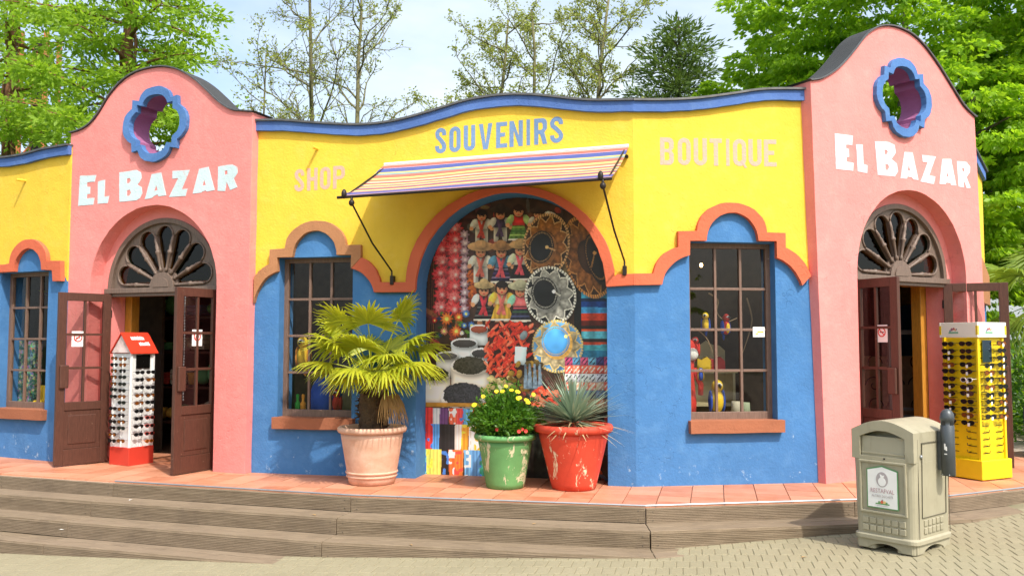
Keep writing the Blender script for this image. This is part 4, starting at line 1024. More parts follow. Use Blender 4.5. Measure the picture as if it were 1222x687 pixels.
sombrero(655, 291, 27, 39, 10, (58, 36, 26), (150, 92, 40), (214, 166, 110), (28, 26, 30), 649, 293, 15, 20, (170, 110, 56), [(656, 293, 646, 279), (656, 293, 640, 301), (656, 293, 666, 297)], 12)
sombrero(660, 352, 29.5, 35, -8, (30, 30, 30), (150, 148, 138), (226, 222, 206), (26, 26, 28), 653, 349, 15.5, 19.5, (150, 150, 142), [(664, 347, 653, 335), (664, 347, 647, 357), (664, 347, 672, 352)], 11)
sombrero(668, 413, 29.5, 31, 0, (92, 150, 196), (178, 160, 122), (232, 196, 116), (70, 142, 200), 666, 407, 16.5, 18, (222, 170, 84), [(678, 401, 662, 396), (678, 401, 669, 415), (678, 401, 686, 397)], 11)
# sacks of dried goods
def sack(cx, cy, rx, ry, depth, bag, fill, rough=0):
    pid = newid('printed_sack'); sh = .82 + .18 * np.cos((PX - cx) / rx * 1.3)
    paint(poly([(cx - rx, cy), (cx + rx, cy), (cx + rx * .94, cy + depth), (cx - rx * .94, cy + depth)]), bag, pid, .1, 2, shade=sh)
    paint(ell(cx, cy, rx, ry, 0), tuple(min(255, int(v * 1.08)) for v in bag), pid, .06, 2)
    sub = vnoise(1.5, 77)
    paint(ell(cx, cy + .8 - rough * .3, rx * .88, ry * .80 + rough * .3, 0, .25 if rough else 0), fill, pid, .1, 0, shade=.45 + 1.3 * sub if rough else None)
sack(574, 392, 11.5, 5.4, 20, (196, 202, 202), (140, 70, 50))
sack(556, 409, 16.5, 6, 24, (206, 212, 214), (64, 60, 60))
sack(577, 421, 13.5, 6.2, 20, (200, 206, 208), (52, 50, 52))
sack(535, 424, 14, 5, 24, (204, 206, 204), (84, 82, 84))
sack(563, 437, 24, 11, 28, (214, 208, 194), (50, 48, 40), 6)
sack(520, 447, 19, 8, 34, (206, 202, 192), (40, 44, 32), 5)
sack(555, 474, 28, 14, 12, (206, 204, 198), (44, 46, 52), 12)
pid = newid('printed_wooden_shelf'); paint(poly([(500, 480), (585, 481), (585, 486), (500, 485)]), (170, 124, 44), pid, .25, 1)
# chilli strings
pid = newid('printed_chilli_string')
paint(poly([(585, 384), (640, 384), (636, 440), (618, 452), (585, 446)]), (50, 20, 14), pid, .5, 1)
for i in range(150):
    x, y = rs.uniform(583, 637), rs.uniform(385, 448)
    if y > 436 and x > 622: continue
    a = rs.choice([rs.uniform(-65, -25), rs.uniform(-60, -20), rs.uniform(40, 75)])
    paint(ell(x, y, rs.uniform(4, 7.5), rs.uniform(1.3, 1.9), a), rs.choice([(214, 62, 36), (226, 84, 52), (180, 40, 28), (236, 116, 84), (200, 52, 36)]), pid, .25)
pid = newid('printed_paper_label'); paint(poly([(618, 413), (632, 414), (630, 436), (617, 433)]), (190, 206, 206), pid, .06, 2)
paint(ell(628, 400, 4, 6, 30), (110, 124, 128), pid, .2)
# pottery, roots, dried fish beneath
pid = newid('printed_dried_roots')
for i in range(16): paint(ell(rs.uniform(582, 615), rs.uniform(449, 466), rs.uniform(4, 6), rs.uniform(3, 4), rs.uniform(0, 60)), rs.choice([(206, 188, 128), (220, 204, 150), (180, 160, 104)]), pid, .2)
pid = newid('printed_jars')
for i in range(26): paint(ell(rs.uniform(612, 648), rs.uniform(432, 468), rs.uniform(2.4, 4), rs.uniform(3, 5), rs.uniform(0, 90)), rs.choice([(120, 90, 30), (150, 116, 40), (84, 66, 26), (60, 48, 28)]), pid, .3)
for x in (629, 634, 640, 646): paint(poly([(x, 434), (x + 2, 434), (x + 5, 464), (x - 1, 464)]), (96, 112, 124), pid, .4, 0)
for i in range(46): paint(ell(rs.uniform(638, 670), rs.uniform(464, 484), rs.uniform(3, 5), 1.7, rs.uniform(-70, 70)), rs.choice([(206, 76, 50), (220, 110, 80), (170, 50, 34)]), pid, .25)
# rolled rugs
for k, (y, cs) in enumerate(((431, [(170, 60, 100), (70, 120, 150), (190, 80, 110), (96, 150, 170), (60, 60, 110)]), (441, [(214, 84, 66), (226, 110, 84)]), (451, [(210, 206, 200), (190, 186, 190), (220, 214, 206)]), (461, [(206, 104, 80), (190, 150, 120), (214, 90, 70)]), (471, [(90, 110, 140), (60, 80, 110)]), (481, [(190, 100, 70), (120, 60, 50)]))):
    pid = newid('printed_rolled_rug')
    for i in range(6):
        x0 = 677 + i * 9
        paint(rect(x0, y - 5, x0 + 9, y + 5.2), cs[i % len(cs)], pid, .3, 0, shade=.55 + .5 * np.sqrt(np.clip(1 - ((PY - y) / 5.6) ** 2, 0, 1)))
        paint(rect(x0 + 1, y - 4, x0 + 8, y + 4) & (np.abs(((PX + PY * .8) % 5) - 2.5) < .8), (230, 196, 180) if k % 2 else (40, 30, 50), pid, .2)
# folded cloths below the shelf
cl = [[(70, 160, 130), (216, 60, 54), (200, 206, 212), (96, 60, 110), (214, 96, 66), (222, 70, 70), (90, 160, 210), (120, 180, 214), (236, 210, 90), (240, 160, 176), (196, 96, 40), (150, 90, 30), (226, 220, 210), (216, 70, 50)],
      [(226, 214, 206), (214, 54, 50), (80, 140, 200), (30, 28, 30), (34, 32, 34), (226, 216, 206), (226, 150, 40), (236, 226, 210), (236, 180, 50), (150, 130, 180), (240, 160, 30), (236, 150, 40), (60, 120, 190), (40, 96, 170)],
      [(110, 190, 190), (206, 206, 90), (226, 214, 96), (32, 28, 30), (226, 106, 50), (236, 120, 50), (110, 166, 216), (96, 150, 206), (60, 150, 120), (226, 190, 50), (230, 180, 40), (206, 214, 226), (90, 140, 200), (206, 60, 44)],
      [(226, 222, 216), (226, 130, 150), (60, 140, 140), (200, 60, 50), (70, 160, 210), (150, 100, 170), (230, 226, 220), (226, 220, 214), (30, 30, 30), (216, 70, 90), (226, 84, 96), (60, 80, 160), (220, 220, 220), (40, 40, 44)]]
for r, (y0, y1) in enumerate(((486, 505), (505, 535), (535, 565), (565, 590))):
    x = 500.0; i = 0
    while x < 640:
        w = rs.uniform(7, 11.5); pid = newid('printed_folded_cloth'); c = cl[r][i % 14]; dr = rs.uniform(-2, 2)
        m = (PX >= x + (PY - y0) * dr / 30) & (PX < x + w + (PY - y0) * dr / 30) & (PY >= y0 + (PX - 506) * .035) & (PY < y1 + (PX - 506) * .035)
        fold = .70 + .22 * np.sin((PX - x) * rs.uniform(1.0, 1.8) + rs.uniform(0, 6)) + .12 * np.sin((PX - x) * 2.9)
        paint(m, c, pid, .14, 1, shade=np.clip(fold + .14, .55, 1.25), puff=False)
        if rs.random() < .4: paint(m & (NO[1] > .66), rs.choice([(240, 190, 60), (220, 70, 60), (236, 232, 226), (60, 110, 180)]), pid, .15, puff=False)
        x += w; i += 1
paint(rect(640, 486, 700, 590), (26, 28, 22), 0, .8, 1); paint(rect(612, 486, 640, 590), (40, 34, 30), 0, .7, 1)
for i in range(22): paint(ell(rs.uniform(706, 730), rs.uniform(500, 580), rs.uniform(3, 9), rs.uniform(2, 4), rs.uniform(20, 80)), rs.choice([(170, 70, 30), (90, 34, 24), (60, 80, 100), (130, 50, 40), (30, 24, 22)]), 0, .4, 1)
IMG = np.clip(IMG * 1.5 + .006, .004, .88)
mural_mat = N('mural_print'); at = mural_mat.node('ShaderNodeVertexColor'); at.layer_name = 'Col'
mural_mat.col(at.outputs['Color']); mural_mat.rough(.32, .45); mural_mat = mural_mat.m
inside = (UU - (NI0 + NI1) / 2) ** 2 + np.maximum(ZZ - NSP, 0) ** 2 < (NR - .004) ** 2
inside |= ZZ < NSP
MO = -TH + .02
du, dzc = (mu1 - mu0) / nu, (mz1 - mz0) / nz
def mosaic(name, mask, parent):
    iz, iu = np.nonzero(mask); k = len(iz)
    if k == 0: return None
    vid = {}; 
    keys = np.concatenate([iz * (nu + 1) + iu, iz * (nu + 1) + iu + 1, (iz + 1) * (nu + 1) + iu + 1, (iz + 1) * (nu + 1) + iu])
    uq, inv = np.unique(keys, return_inverse=True)
    vz, vu = np.divmod(uq, nu + 1); u = mu0 + vu * du; z = mz0 + vz * dzc
    co = np.empty((len(uq), 3)); co[:, 0] = FA.A.x + FA.d.x * u + FA.n.x * MO; co[:, 1] = FA.A.y + FA.d.y * u + FA.n.y * MO; co[:, 2] = z
    idx = inv.reshape(4, k).T.astype(np.int32)
    me = bpy.data.meshes.new(name); me.vertices.add(len(uq)); me.vertices.foreach_set('co', co.ravel())
    me.loops.add(4 * k); me.loops.foreach_set('vertex_index', idx.ravel()); me.polygons.add(k)
    me.polygons.foreach_set('loop_start', np.arange(0, 4 * k, 4, dtype=np.int32)); me.polygons.foreach_set('loop_total', np.full(k, 4, np.int32))
    ca = me.color_attributes.new('Col', 'FLOAT_COLOR', 'CORNER')
    colr = np.ones((k, 4, 4), np.float32); colr[:, :, :3] = IMG[iz, iu][:, None, :]; ca.data.foreach_set('color', colr.ravel())
    me.materials.append(mural_mat); me.update(calc_edges=True); me.validate()
    o = bpy.data.objects.new(name, me); C.objects.link(o); put(o, parent); return o
mural = mosaic('mural_print', inside & (IDS == 0), SHOP)
mural['label'] = 'printed photo mural of dolls, sombreros and sacks filling the arched niche'
for k in range(1, len(NAMES)): mosaic(NAMES[k], inside & (IDS == k), mural)
# ================================================================== potted plants
def flaky(name, c, under, thr=.62):
    n = N(name); P = n.obj()
    v = n.noise(5.5, 8, n.scaled(P, (1.5, 1.5, .6)), .74, .7)
    col = n.mix(n.ramp(n.noise(3.5, 5, P), .3, .7), tuple(x * .78 for x in c), tuple(min(1, x * 1.12) for x in c))
    f = n.ramp(v, thr, thr + .035)
    col = n.mix(f, col, under); n.col(col); n.rough(.62, .3)
    n.bump(n.math('SUBTRACT', n.math('MULTIPLY', n.noise(9, 3, P), .5), n.math('MULTIPLY', f, .35)), .35, .02); return n.m
def terracotta():
    n = N('terracotta_pot'); P = n.obj()
    c = n.mix(n.ramp(n.noise(4, 6, n.scaled(P, (1, 1, 1.6)), .65), .3, .72), (.55, .31, .205), (.70, .46, .34))
    c = n.mix(n.math('MULTIPLY', n.ramp(n.noise(7, 6, P, .7), .58, .72), .5), c, (.78, .58, .46)); n.col(c); n.rough(.85, .25); n.bump(n.noise(30, 5, P), .25, .008); return n.m
soil = plain('potting_soil', (.035, .022, .014), .95, var=.4, bump=.8, bscale=40)
def pot(parent, mat, r0, r1, h, rim_h, rim_out, bands=()):
    prof = [(r0 * .9, 0), (r0, .006)]
    for i in range(1, 9):
        t = i / 9; prof.append((r0 + (r1 - r0) * t, (h - rim_h) * t))
        for b in bands:
            if abs(t - b) < .06: prof[-1] = (prof[-1][0] + .014, prof[-1][1])
    p = MB(); p.lathe(prof + [(r1, h - rim_h)], 48, wob=.004); o = p.build('pot', mat, parent, smooth=True)
    rm = MB(); rm.lathe([(r1 - .01, h - rim_h - .004), (r1 + rim_out * .7, h - rim_h + .004), (r1 + rim_out, h - rim_h * .6), (r1 + rim_out, h - rim_h * .3), (r1 + rim_out * .7, h), (r1 - .025, h), (r1 - .05, h - .03), (r1 - .06, h - .05)], 48); rm.build('rim', mat, o, smooth=True)
    s_ = MB(); s_.lathe([(r1 - .055, h - .052), (.02, h - .035)], 32); s_.build('soil', soil, o)
    return o
def leaf_mat(name, c1, c2, trans=.45, r=.45, spec=.35, tint=None):
    n = N(name); g = n.node('ShaderNodeNewGeometry'); oi = n.node('ShaderNodeObjectInfo')
    v = n.math('ADD', n.math('MULTIPLY', g.outputs['Random Per Island'], .75), n.math('MULTIPLY', n.noise(1.2, 3, g.outputs['Position']), .35))
    col = n.mix(v, c1, c2); n.col(col); n.rough(r, spec)
    tr = n.node('ShaderNodeBsdfTranslucent'); tc = n.mix(.5, col, tint or (min(1, c2[0] * 1.8), min(1, c2[1] * 1.7), c2[2] * .7)); n.link(tc, tr.inputs['Color'])
    mx = n.node('ShaderNodeMixShader'); mx.inputs['Fac'].default_value = trans
    n.link(n.b.outputs[0], mx.inputs[1]); n.link(tr.outputs[0], mx.inputs[2]); n.link(mx.outputs[0], n.out.inputs['Surface']); return n.m
# --- fan palm
palm = empty('potted_palm', (-1.50, 9.52, DZ)); tag(palm, 'bushy fan palm in a plain terracotta pot beside the left window', 'potted plant')
pot(palm, terracotta(), .245, .335, .60, .06, .035)
for zb in (.085, .125):
    rb = .245 + .09 * zb / .54; bnd = MB(); bnd.lathe([(rb - .004, zb - .016), (rb + .012, zb - .008), (rb + .013, zb + .006), (rb - .002, zb + .014)], 48); bnd.build('pot_band', [o for o in palm.children if o.name.startswith('pot')][0].data.materials[0], palm, smooth=True)
fibre = plain('palm_fibre', (.085, .05, .025), .95, var=.5, bump=1.0, bscale=50)
tk = MB(); tk.lathe([(.13, .52), (.155, .60), (.15, .70), (.165, .80), (.15, .90), (.13, 1.0), (.08, 1.18)], 22, wob=.10); 
for i in range(90):
    a = random.uniform(0, 6.28); z = random.uniform(.56, 1.0); r_ = .14
    p0 = Vector((r_ * math.cos(a), r_ * math.sin(a), z)); tk.tube([p0, p0 + Vector((.05 * math.cos(a), .05 * math.sin(a), random.uniform(-.02, .09)))], [.013, .003], 5)
tk.build('trunk', fibre, palm, smooth=True)
frond_green = leaf_mat('palm_leaf', (.20, .27, .012), (.50, .52, .035), .35, .38, .5)
frond_dry = leaf_mat('palm_dry_leaf', (.20, .11, .04), (.42, .25, .10), .25, .7, .2)
def frond(az, el, L, rad, droop, mat, nl=26, spread=205, seed=0):
    rd = random.Random(seed); mb = MB()
    dh = Vector((math.cos(az), math.sin(az), 0)); up = Vector((0, 0, 1))
    base_ = Vector((.04 * dh.x, .04 * dh.y, 1.15)); pts = []
    for i in range(7):
        t = i / 6; pts.append(base_ + dh * (L * t * math.cos(el)) + up * (L * t * math.sin(el) - droop * .35 * t * t * L))
    mb.tube(pts, [.011 - .006 * i / 6 for i in range(7)], 5)
    fwd = (pts[-1] - pts[-2]).normalized(); side = fwd.cross(up).normalized(); nrm = side.cross(fwd).normalized()
    hub = pts[-1]
    for k in range(nl):
        ph = R(-spread / 2 + spread * k / (nl - 1)) + rd.uniform(-.03, .03)
        ln = rad * (.80 + .2 * math.cos(ph * .75)) * rd.uniform(.9, 1.05)
        d0 = (fwd * math.cos(ph) + side * math.sin(ph)).normalized(); fold = .10 * (1 if k % 2 else -1)
        w = rad * math.sin(R(spread / nl) * .62) * .95; sd_ = d0.cross(nrm).normalized()
        V = []; ns_ = 6
        for i in range(ns_ + 1):
            t = i / ns_; sag = -(droop * .8 + .10) * rad * t ** 2.3 * (1 + .35 * rd.random())
            c = hub + d0 * ln * (t * (1 - .10 * t * droop)) + up * sag + nrm * (.02 * t)
            wid = w * (t / .42 if t < .42 else max(0.0, 1 - (t - .42) / .58) ** .8) * .5 + .0015
            V += [c + sd_ * wid - nrm * wid * .45, c + nrm * wid * .15, c - sd_ * wid - nrm * wid * .45]
        F = []
        for i in range(ns_):
            a = i * 3; F += [(a, a + 1, a + 4, a + 3), (a + 1, a + 2, a + 5, a + 4)]
        mb.add(V, F)
    return mb.build('frond', mat, palm, smooth=True)
rs = random.Random(5)
k = 0
for ring_n, el, L, rad, dr in ((6, 64, .66, .48, .20), (8, 42, .54, .47, .32), (8, 20, .42, .46, .42), (4, 4, .27, .36, .4)):
    for i in range(ring_n):
        a = 2 * math.pi * (i + .37 * el) / ring_n + rs.uniform(-.2, .2)
        if math.sin(a) > .72: L2 = L * .55           # shorter against the wall
        else: L2 = L
        frond(a, R(el + rs.uniform(-9, 9)), L2 * rs.uniform(.85, 1.12), rad * rs.uniform(.88, 1.08) * (.8 if math.sin(a) > .72 else 1), dr * rs.uniform(.8, 1.2), frond_green, seed=k); k += 1
for a in (-.5, -.15, -.85): frond(a, R(-28), .24, .22, .9, frond_dry, 14, 110, seed=k); k += 1
# --- yellow daisy shrub
daisy = empty('potted_daisy_bush', (-.07, 9.24, DZ)); tag(daisy, 'leafy bush with small yellow flowers in a peeling green pot', 'potted plant')
pot(daisy, flaky('peeling_green_paint', (.13, .33, .115), (.62, .58, .38), .565), .195, .285, .55, .06, .04)
bush_leaf = leaf_mat('bush_leaf', (.035, .12, .010), (.12, .27, .025), .35, .4, .4)
def leaf_cloud(name, P, D, size, mat, parent, asp=.45, rg=None, fold=.18):
    """P centres (n,3), D leaf directions (n,3), size (n,)"""
    rg = rg or rng; n = len(P); D = D / np.linalg.norm(D, axis=1, keepdims=True)
    rv = rg.normal(size=(n, 3)); Sx = np.cross(D, rv); Sx /= np.linalg.norm(Sx, axis=1, keepdims=True) + 1e-9; Nn = np.cross(Sx, D)
    s = size[:, None]; b = P; w = s * asp * .5
    mid = P + D * s * .45 - Nn * s * fold * 0
    V = np.stack([b, mid + Sx * w + Nn * s * fold * .5, P + D * s, mid - Sx * w + Nn * s * fold * .5], 1).reshape(-1, 3)
    me = bpy.data.meshes.new(name); me.vertices.add(4 * n); me.vertices.foreach_set('co', V.astype(np.float32).ravel())
    me.loops.add(6 * n); base_i = np.arange(n)[:, None] * 4
    idx = (base_i + np.array([[0, 1, 2, 0, 2, 3]])).astype(np.int32); me.loops.foreach_set('vertex_index', idx.ravel())
    me.polygons.add(2 * n); me.polygons.foreach_set('loop_start', np.arange(0, 6 * n, 3, dtype=np.int32)); me.polygons.foreach_set('loop_total', np.full(2 * n, 3, np.int32))
    me.materials.append(mat); me.update(calc_edges=True)
    o = bpy.data.objects.new(name, me); C.objects.link(o); put(o, parent); return o
n = 5200
d = rng.normal(size=(n, 3)); d /= np.linalg.norm(d, axis=1, keepdims=True); d[:, 2] = np.abs(d[:, 2]) * .95 - .18
lob = 1 + .16 * np.sin(d[:, 0] * 7 + 1) * np.cos(d[:, 1] * 6) + .12 * np.sin(d[:, 2] * 9)
r_ = rng.random(n) ** .35 * lob
P = np.stack([d[:, 0] * .335 * r_, d[:, 1] * .30 * r_, .62 + d[:, 2] * .42 * r_], 1)
o = leaf_cloud('foliage', P, d + rng.normal(size=(n, 3)) * .7 + np.array([0, 0, .3]), rng.uniform(.035, .075, n), bush_leaf, daisy, .42); o['kind'] = 'stuff'
SP, SD = [], []
rq = random.Random(8)
for i in range(46):   # young shoots that break the outline
    a = rq.uniform(0, 6.28); e_ = math.asin(rq.uniform(-.05, 1)); dv = Vector((math.cos(a) * math.cos(e_), math.sin(a) * math.cos(e_), math.sin(e_))); c0 = Vector((dv.x * .29, dv.y * .26, .62 + dv.z * .37)); dv = (dv + Vector((0, 0, .5))).normalized()
    for k in range(16):
        t = k / 16; SP.append(tuple(c0 + dv * t * rq.uniform(.10, .16))); SD.append(tuple(dv * .6 + Vector((rq.gauss(0, .7), rq.gauss(0, .7), rq.gauss(0, .5)))))
o = leaf_cloud('shoots', np.array(SP), np.array(SD), rng.uniform(.03, .055, len(SP)), bush_leaf, daisy, .4); o['kind'] = 'stuff'
st_ = MB()
for i in range(12):
    a = random.uniform(0, 6.28); q = random.uniform(.1, .24); st_.tube([(0, 0, .5), (q * .5 * math.cos(a), q * .5 * math.sin(a), .62), (q * math.cos(a), q * math.sin(a), .85)], [.008, .006, .003], 5)
st_.build('stems', plain('green_stem', (.06, .09, .03), .7), daisy)
yel = plain('yellow_petal', (.85, .62, .01), .6); yc = plain('orange_core', (.6, .28, .01), .7); redf = plain('red_flower', (.55, .03, .02), .6)
def daisy_flower(c, nrm, r, pet, core, nm='flower'):
    nrm = Vector(nrm).normalized(); q = nrm.to_track_quat('Z', 'Y').to_matrix(); mb = MB()
    for i in range(11):
        a = 2 * math.pi * i / 11; ca_, sa_ = math.cos(a), math.sin(a)
        loc = [(.2 * r, -.08 * r, .002), (.7 * r, -.20 * r, .004), (r, 0, -.002), (.7 * r, .20 * r, .004), (.2 * r, .08 * r, .002)]
        mb.add([q @ Vector((x * ca_ - y * sa_, x * sa_ + y * ca_, z)) + Vector(c) for x, y, z in loc], [(0, 1, 2, 3, 4)])
    mb.ell(c, (r * .28, r * .28, r * .2), 8, 5, 1, q); return mb.build(nm, [pet, core], daisy)
for x, y, z in ((-.03, -.16, .985), (.06, -.14, .99), (.14, -.18, .96), (.15, -.22, .93), (.12, -.24, .92), (-.10, -.12, .985), (.22, -.20, .90), (.245, -.22, .885), (-.24, -.16, .91), (.02, -.05, 1.03), (.29, -.12, .93), (-.31, -.16, .83)):
    daisy_flower((x + random.uniform(-.015, .015), y, z + random.uniform(.0, .035)), (x * .6 + random.uniform(-.5, .5), -.75, .7 + random.uniform(-.4, .5)), random.uniform(.022, .034), yel, yc)
for x, y, z in ((-.08, -.27, .62), (.17, -.26, .62), (.21, -.25, .60), (.14, -.28, .60)): daisy_flower((x, y, z), (x, -1, .3), .024, redf, redf)
# --- yucca
yuc = empty('potted_yucca', (.635, 9.17, DZ)); tag(yuc, 'spiky grey-green yucca in a peeling red pot, rightmost of three', 'potted plant')
pot(yuc, flaky('peeling_red_paint', (.62, .070, .036), (.76, .66, .46), .575), .225, .365, .655, .075, .045)
ym = leaf_mat('yucca_blade', (.16, .26, .19), (.42, .52, .38), .2, .5, .3, (.3, .4, .2))
yd = leaf_mat('yucca_dry_blade', (.36, .30, .15), (.50, .43, .24), .2, .6, .3)
rs = random.Random(11)
def blade(d, L, w, bend, mat, stats):
    d = Vector(d).normalized(); sd_ = d.cross(Vector((0, 0, 1))); sd_ = sd_.normalized() if sd_.length > .05 else Vector((1, 0, 0)); nn = sd_.cross(d)
    V = []; base_ = Vector((d.x * .05, d.y * .05, .66 + .08 * max(0, d.z)))
    for i in range(6):
        t = i / 5; c = base_ + d * L * t + Vector((0, 0, -bend * L * t * t)); ww = w * (.65 + .6 * t if t < .4 else (1 - t) * 1.45 + .02) * .5
        V += [c + sd_ * ww + nn * ww * .3, c, c - sd_ * ww + nn * ww * .3]
    stats.add(V, [f for i in range(5) for f in ((i * 3, i * 3 + 1, i * 3 + 4, i * 3 + 3), (i * 3 + 1, i * 3 + 2, i * 3 + 5, i * 3 + 4))])
for i in range(290):
    a = rs.uniform(0, 6.28); el = math.asin(max(-.12, rs.uniform(-.25, 1.0) ** 1 if rs.random() < .5 else rs.uniform(.35, 1.0))); d = (math.cos(a) * math.cos(el), math.sin(a) * math.cos(el), math.sin(el))
    dry = el < .18 and rs.random() < .6; L = rs.uniform(.42, .60) * (.78 if d[1] > .5 else 1) * (1 - .12 * max(0, -math.sin(el)))
    mb = MB(); blade(d, L, rs.uniform(.023, .033), rs.uniform(.0, .16) + (.12 if dry else 0), ym, mb); mb.build('blade', yd if dry else ym, yuc, smooth=True)
# ================================================================== sunglasses racks
lens_d = plain('dark_lens', (.012, .011, .012), .08, spec=.6); lens_a = plain('amber_lens', (.20, .06, .01), .1); fr_b = plain('black_frame', (.010, .010, .010), .3)
fr_r = plain('red_frame', (.42, .035, .02), .3); fr_w = plain('white_frame', (.72, .70, .68), .35); fr_t = plain('tortoise_frame', (.12, .045, .015), .3); fr_o = plain('orange_frame', (.62, .16, .02), .35)
tagm = plain('paper_tag', (.82, .82, .80), .7)
def glasses_mesh(frame, lens, with_tag):
    mb = MB(); rim = []
    for s in (-1, 1):
        c = (s * .034, 0, 0)
        ol = [(s * .034 + .030 * math.cos(a) * (1.0 if math.sin(a) < 0 else 1.06), .023 * math.sin(a) + .002 * abs(math.cos(a))) for a in [2 * math.pi * i / 16 for i in range(16)]]
        il = [(s * .034 + .025 * math.cos(a), .0185 * math.sin(a)) for a in [2 * math.pi * i / 16 for i in range(16)]]
        mb.prism([ol, il], lambda x, z: (x, -.004, z), lambda x, z: (x, .002, z), 0)
        mb.prism([il], lambda x, z: (x, -.0022, z), lambda x, z: (x, .0005, z), 1)
        mb.tube([(s * .066, 0, .010), (s * .068, .03, .010), (s * .062, .11, .004), (s * .055, .135, -.014)], [.0028, .0026, .0026, .003], 5, 0)
    mb.tube([(-.008, -.002, .006), (0, -.004, .010), (.008, -.002, .006)], .0028, 5, 0)
    if with_tag: mb.box((.012, -.008, -.016), (.022, .001, .030), 0, 2)
    me = mb.build('tmp', [frame, lens, tagm]); d = me.data; bpy.data.objects.remove(me); return d
GL = [glasses_mesh(f, l, t) for f, l, t in ((fr_b, lens_d, 1), (fr_b, lens_d, 0), (fr_t, lens_a, 1), (fr_w, lens_d, 1), (fr_r, lens_d, 0), (fr_b, lens_a, 1), (fr_o, lens_a, 0))]
GD = ['black', 'plain black', 'brown amber-tinted', 'white-framed', 'red-framed', 'black amber-tinted', 'orange-framed']
ORD = ['top', 'second', 'third', 'fourth', 'fifth', 'sixth', 'seventh', 'eighth', 'ninth', 'tenth', 'eleventh', 'twelfth', 'thirteenth', 'fourteenth']
def put_glasses(kind, p, rotz, label, group, sc=1.0):
    o = bpy.data.objects.new('sunglasses', GL[kind]); C.objects.link(o); o.location = p; o.rotation_euler = (0, 0, rotz); o.scale = (sc, sc, sc)
    tag(o, label, 'sunglasses', group)
# --- white rack with red gable roof, in the left doorway
wr_loc = Vector((-4.72, 11.02, DZ)); wr_rot = R(61)
wr = empty('sunglasses_rack', wr_loc, wr_rot); tag(wr, 'white sunglasses rack with red roof and red base in left doorway', 'display rack')
rk_w = plain('rack_white', (.74, .75, .74), .4, var=.05); rk_r = plain('rack_red', (.58, .05, .03), .4); rk_roof = plain('rack_roof_red', (.66, .045, .02), .35)
hs = .17
m = MB(); m.box((0, 0, .11), (2 * hs + .02, 2 * hs + .02, .22)); m.build('base', rk_r, wr, bevel=.006)
m = MB(); m.box((0, 0, .79), (2 * hs - .02, 2 * hs - .02, 1.14)); m.build('column', rk_w, wr)
for ang in range(4):
    q = Matrix.Rotation(R(90 * ang), 3, 'Z')
    for sx in (-1, 1):
        m = MB(); m.box(q @ Vector((sx * (hs - .012), -hs + .004, .79)), (.022, .022, 1.15), R(90 * ang)); m.build('edge_strip', rk_w, wr, bevel=.003)
    if ang in (0, 3):
        m = MB(); m.box(q @ Vector((0, -hs + .004, .79)), (.012, .012, 1.14), R(90 * ang)); m.build('centre_strip', rk_w, wr)
        for j in range(16): 
            m = MB(); m.box(q @ Vector((0, -hs - .004, .27 + j * .066)), (.006, .003, .010), R(90 * ang)); m.build('peg_hole', M['black'], wr)
# gable roof: ridge runs along local x? gable faces local -x side
e = hs + .03; zr, ze = 1.62, 1.37
V = [(-e, -e, ze), (e, -e, ze), (e, e, ze), (-e, e, ze), (-e, 0, zr), (e, 0, zr)]
m = MB(); m.add([(-e, -e, ze), (e, -e, ze), (e, 0, zr), (-e, 0, zr), (-e, -e, ze - .012), (e, -e, ze - .012), (e, 0, zr - .016), (-e, 0, zr - .016)], [(0, 1, 2, 3), (7, 6, 5, 4), (0, 4, 5, 1), (1, 5, 6, 2), (3, 2, 6, 7), (0, 3, 7, 4)])
rf = m.build('roof_panel', rk_roof, wr); c2 = dup(rf); c2.scale = (1, -1, 1)
for x in (-e + .02, e - .02):
    m = MB(); m.prism([[(-e + .02, ze), (e - .02, ze), (0, zr - .03)]], lambda y, z: (x - .004, y, z), lambda y, z: (x + .004, y, z)); m.build('gable', plain('gable_print', (.72, .58, .55), .5, var=.4), wr, recalc=True)
dn = Vector((0, -(zr - ze), e)).normalized()  # outward normal of the roof slope facing -y
sl = Vector((0, e, zr - ze))
def slope_pt(x, t, h=.003): return Vector((x, -e, ze)) + sl * t + Vector((0, -(zr - ze), e)).normalized() * h
for x0, x1, t0, t1 in ((-.10, .08, .62, .80), (-.02, .12, .34, .52)):
    m = MB(); x = x0
    while x < x1:
        w = random.uniform(.012, .022); hgt = (t1 - t0) * random.uniform(.75, 1.0)
        m.add([slope_pt(x, t0), slope_pt(x + w, t0), slope_pt(x + w, t0 + hgt), slope_pt(x, t0 + hgt)], [(0, 1, 2, 3)]); x += w + .007
    m.build('white_lettering', M['white'], wr)
m = MB(); m.box((.0, -hs - .002, 1.26), (.20, .006, .17)); m.build('mirror', plain('mirror_dark', (.05, .045, .04), .05, .9), wr)
QR = Matrix.Rotation(wr_rot, 3, 'Z')
for face, cols, rows in (('right', (-.08, .08), 10), ('left', (-.08, .08), 14)):
    ang = 0 if face == 'right' else -90
    q = QR @ Matrix.Rotation(R(ang), 3, 'Z')
    for ci, cx in enumerate(cols):
        for j in range(rows):
            z = (1.13 if face == 'right' else 1.30) - j * (.094 if face == 'right' else .077)
            kind = random.choice([0, 1, 2, 4, 6, 5]) if face == 'right' and ci == 1 else random.choice([0, 1, 1, 5, 2])
            if face == 'right' and ci == 1 and j > 5: kind = random.choice([6, 4, 6, 2])
            p = wr_loc + q @ Vector((cx, -hs - .145 + .135 * 0, z)); p = wr_loc + q @ Vector((cx, -hs - .05, z))
            if random.random() < .08: continue
            put_glasses(kind, p + Vector((0, 0, random.uniform(-.006, .006))), wr_rot + R(ang) + random.uniform(-.12, .12), '%s sunglasses, %s row of the %s column, %s side of white rack' % (GD[kind], ORD[j], ('left', 'right')[ci], face), 'sunglasses on the white rack', 1.0)
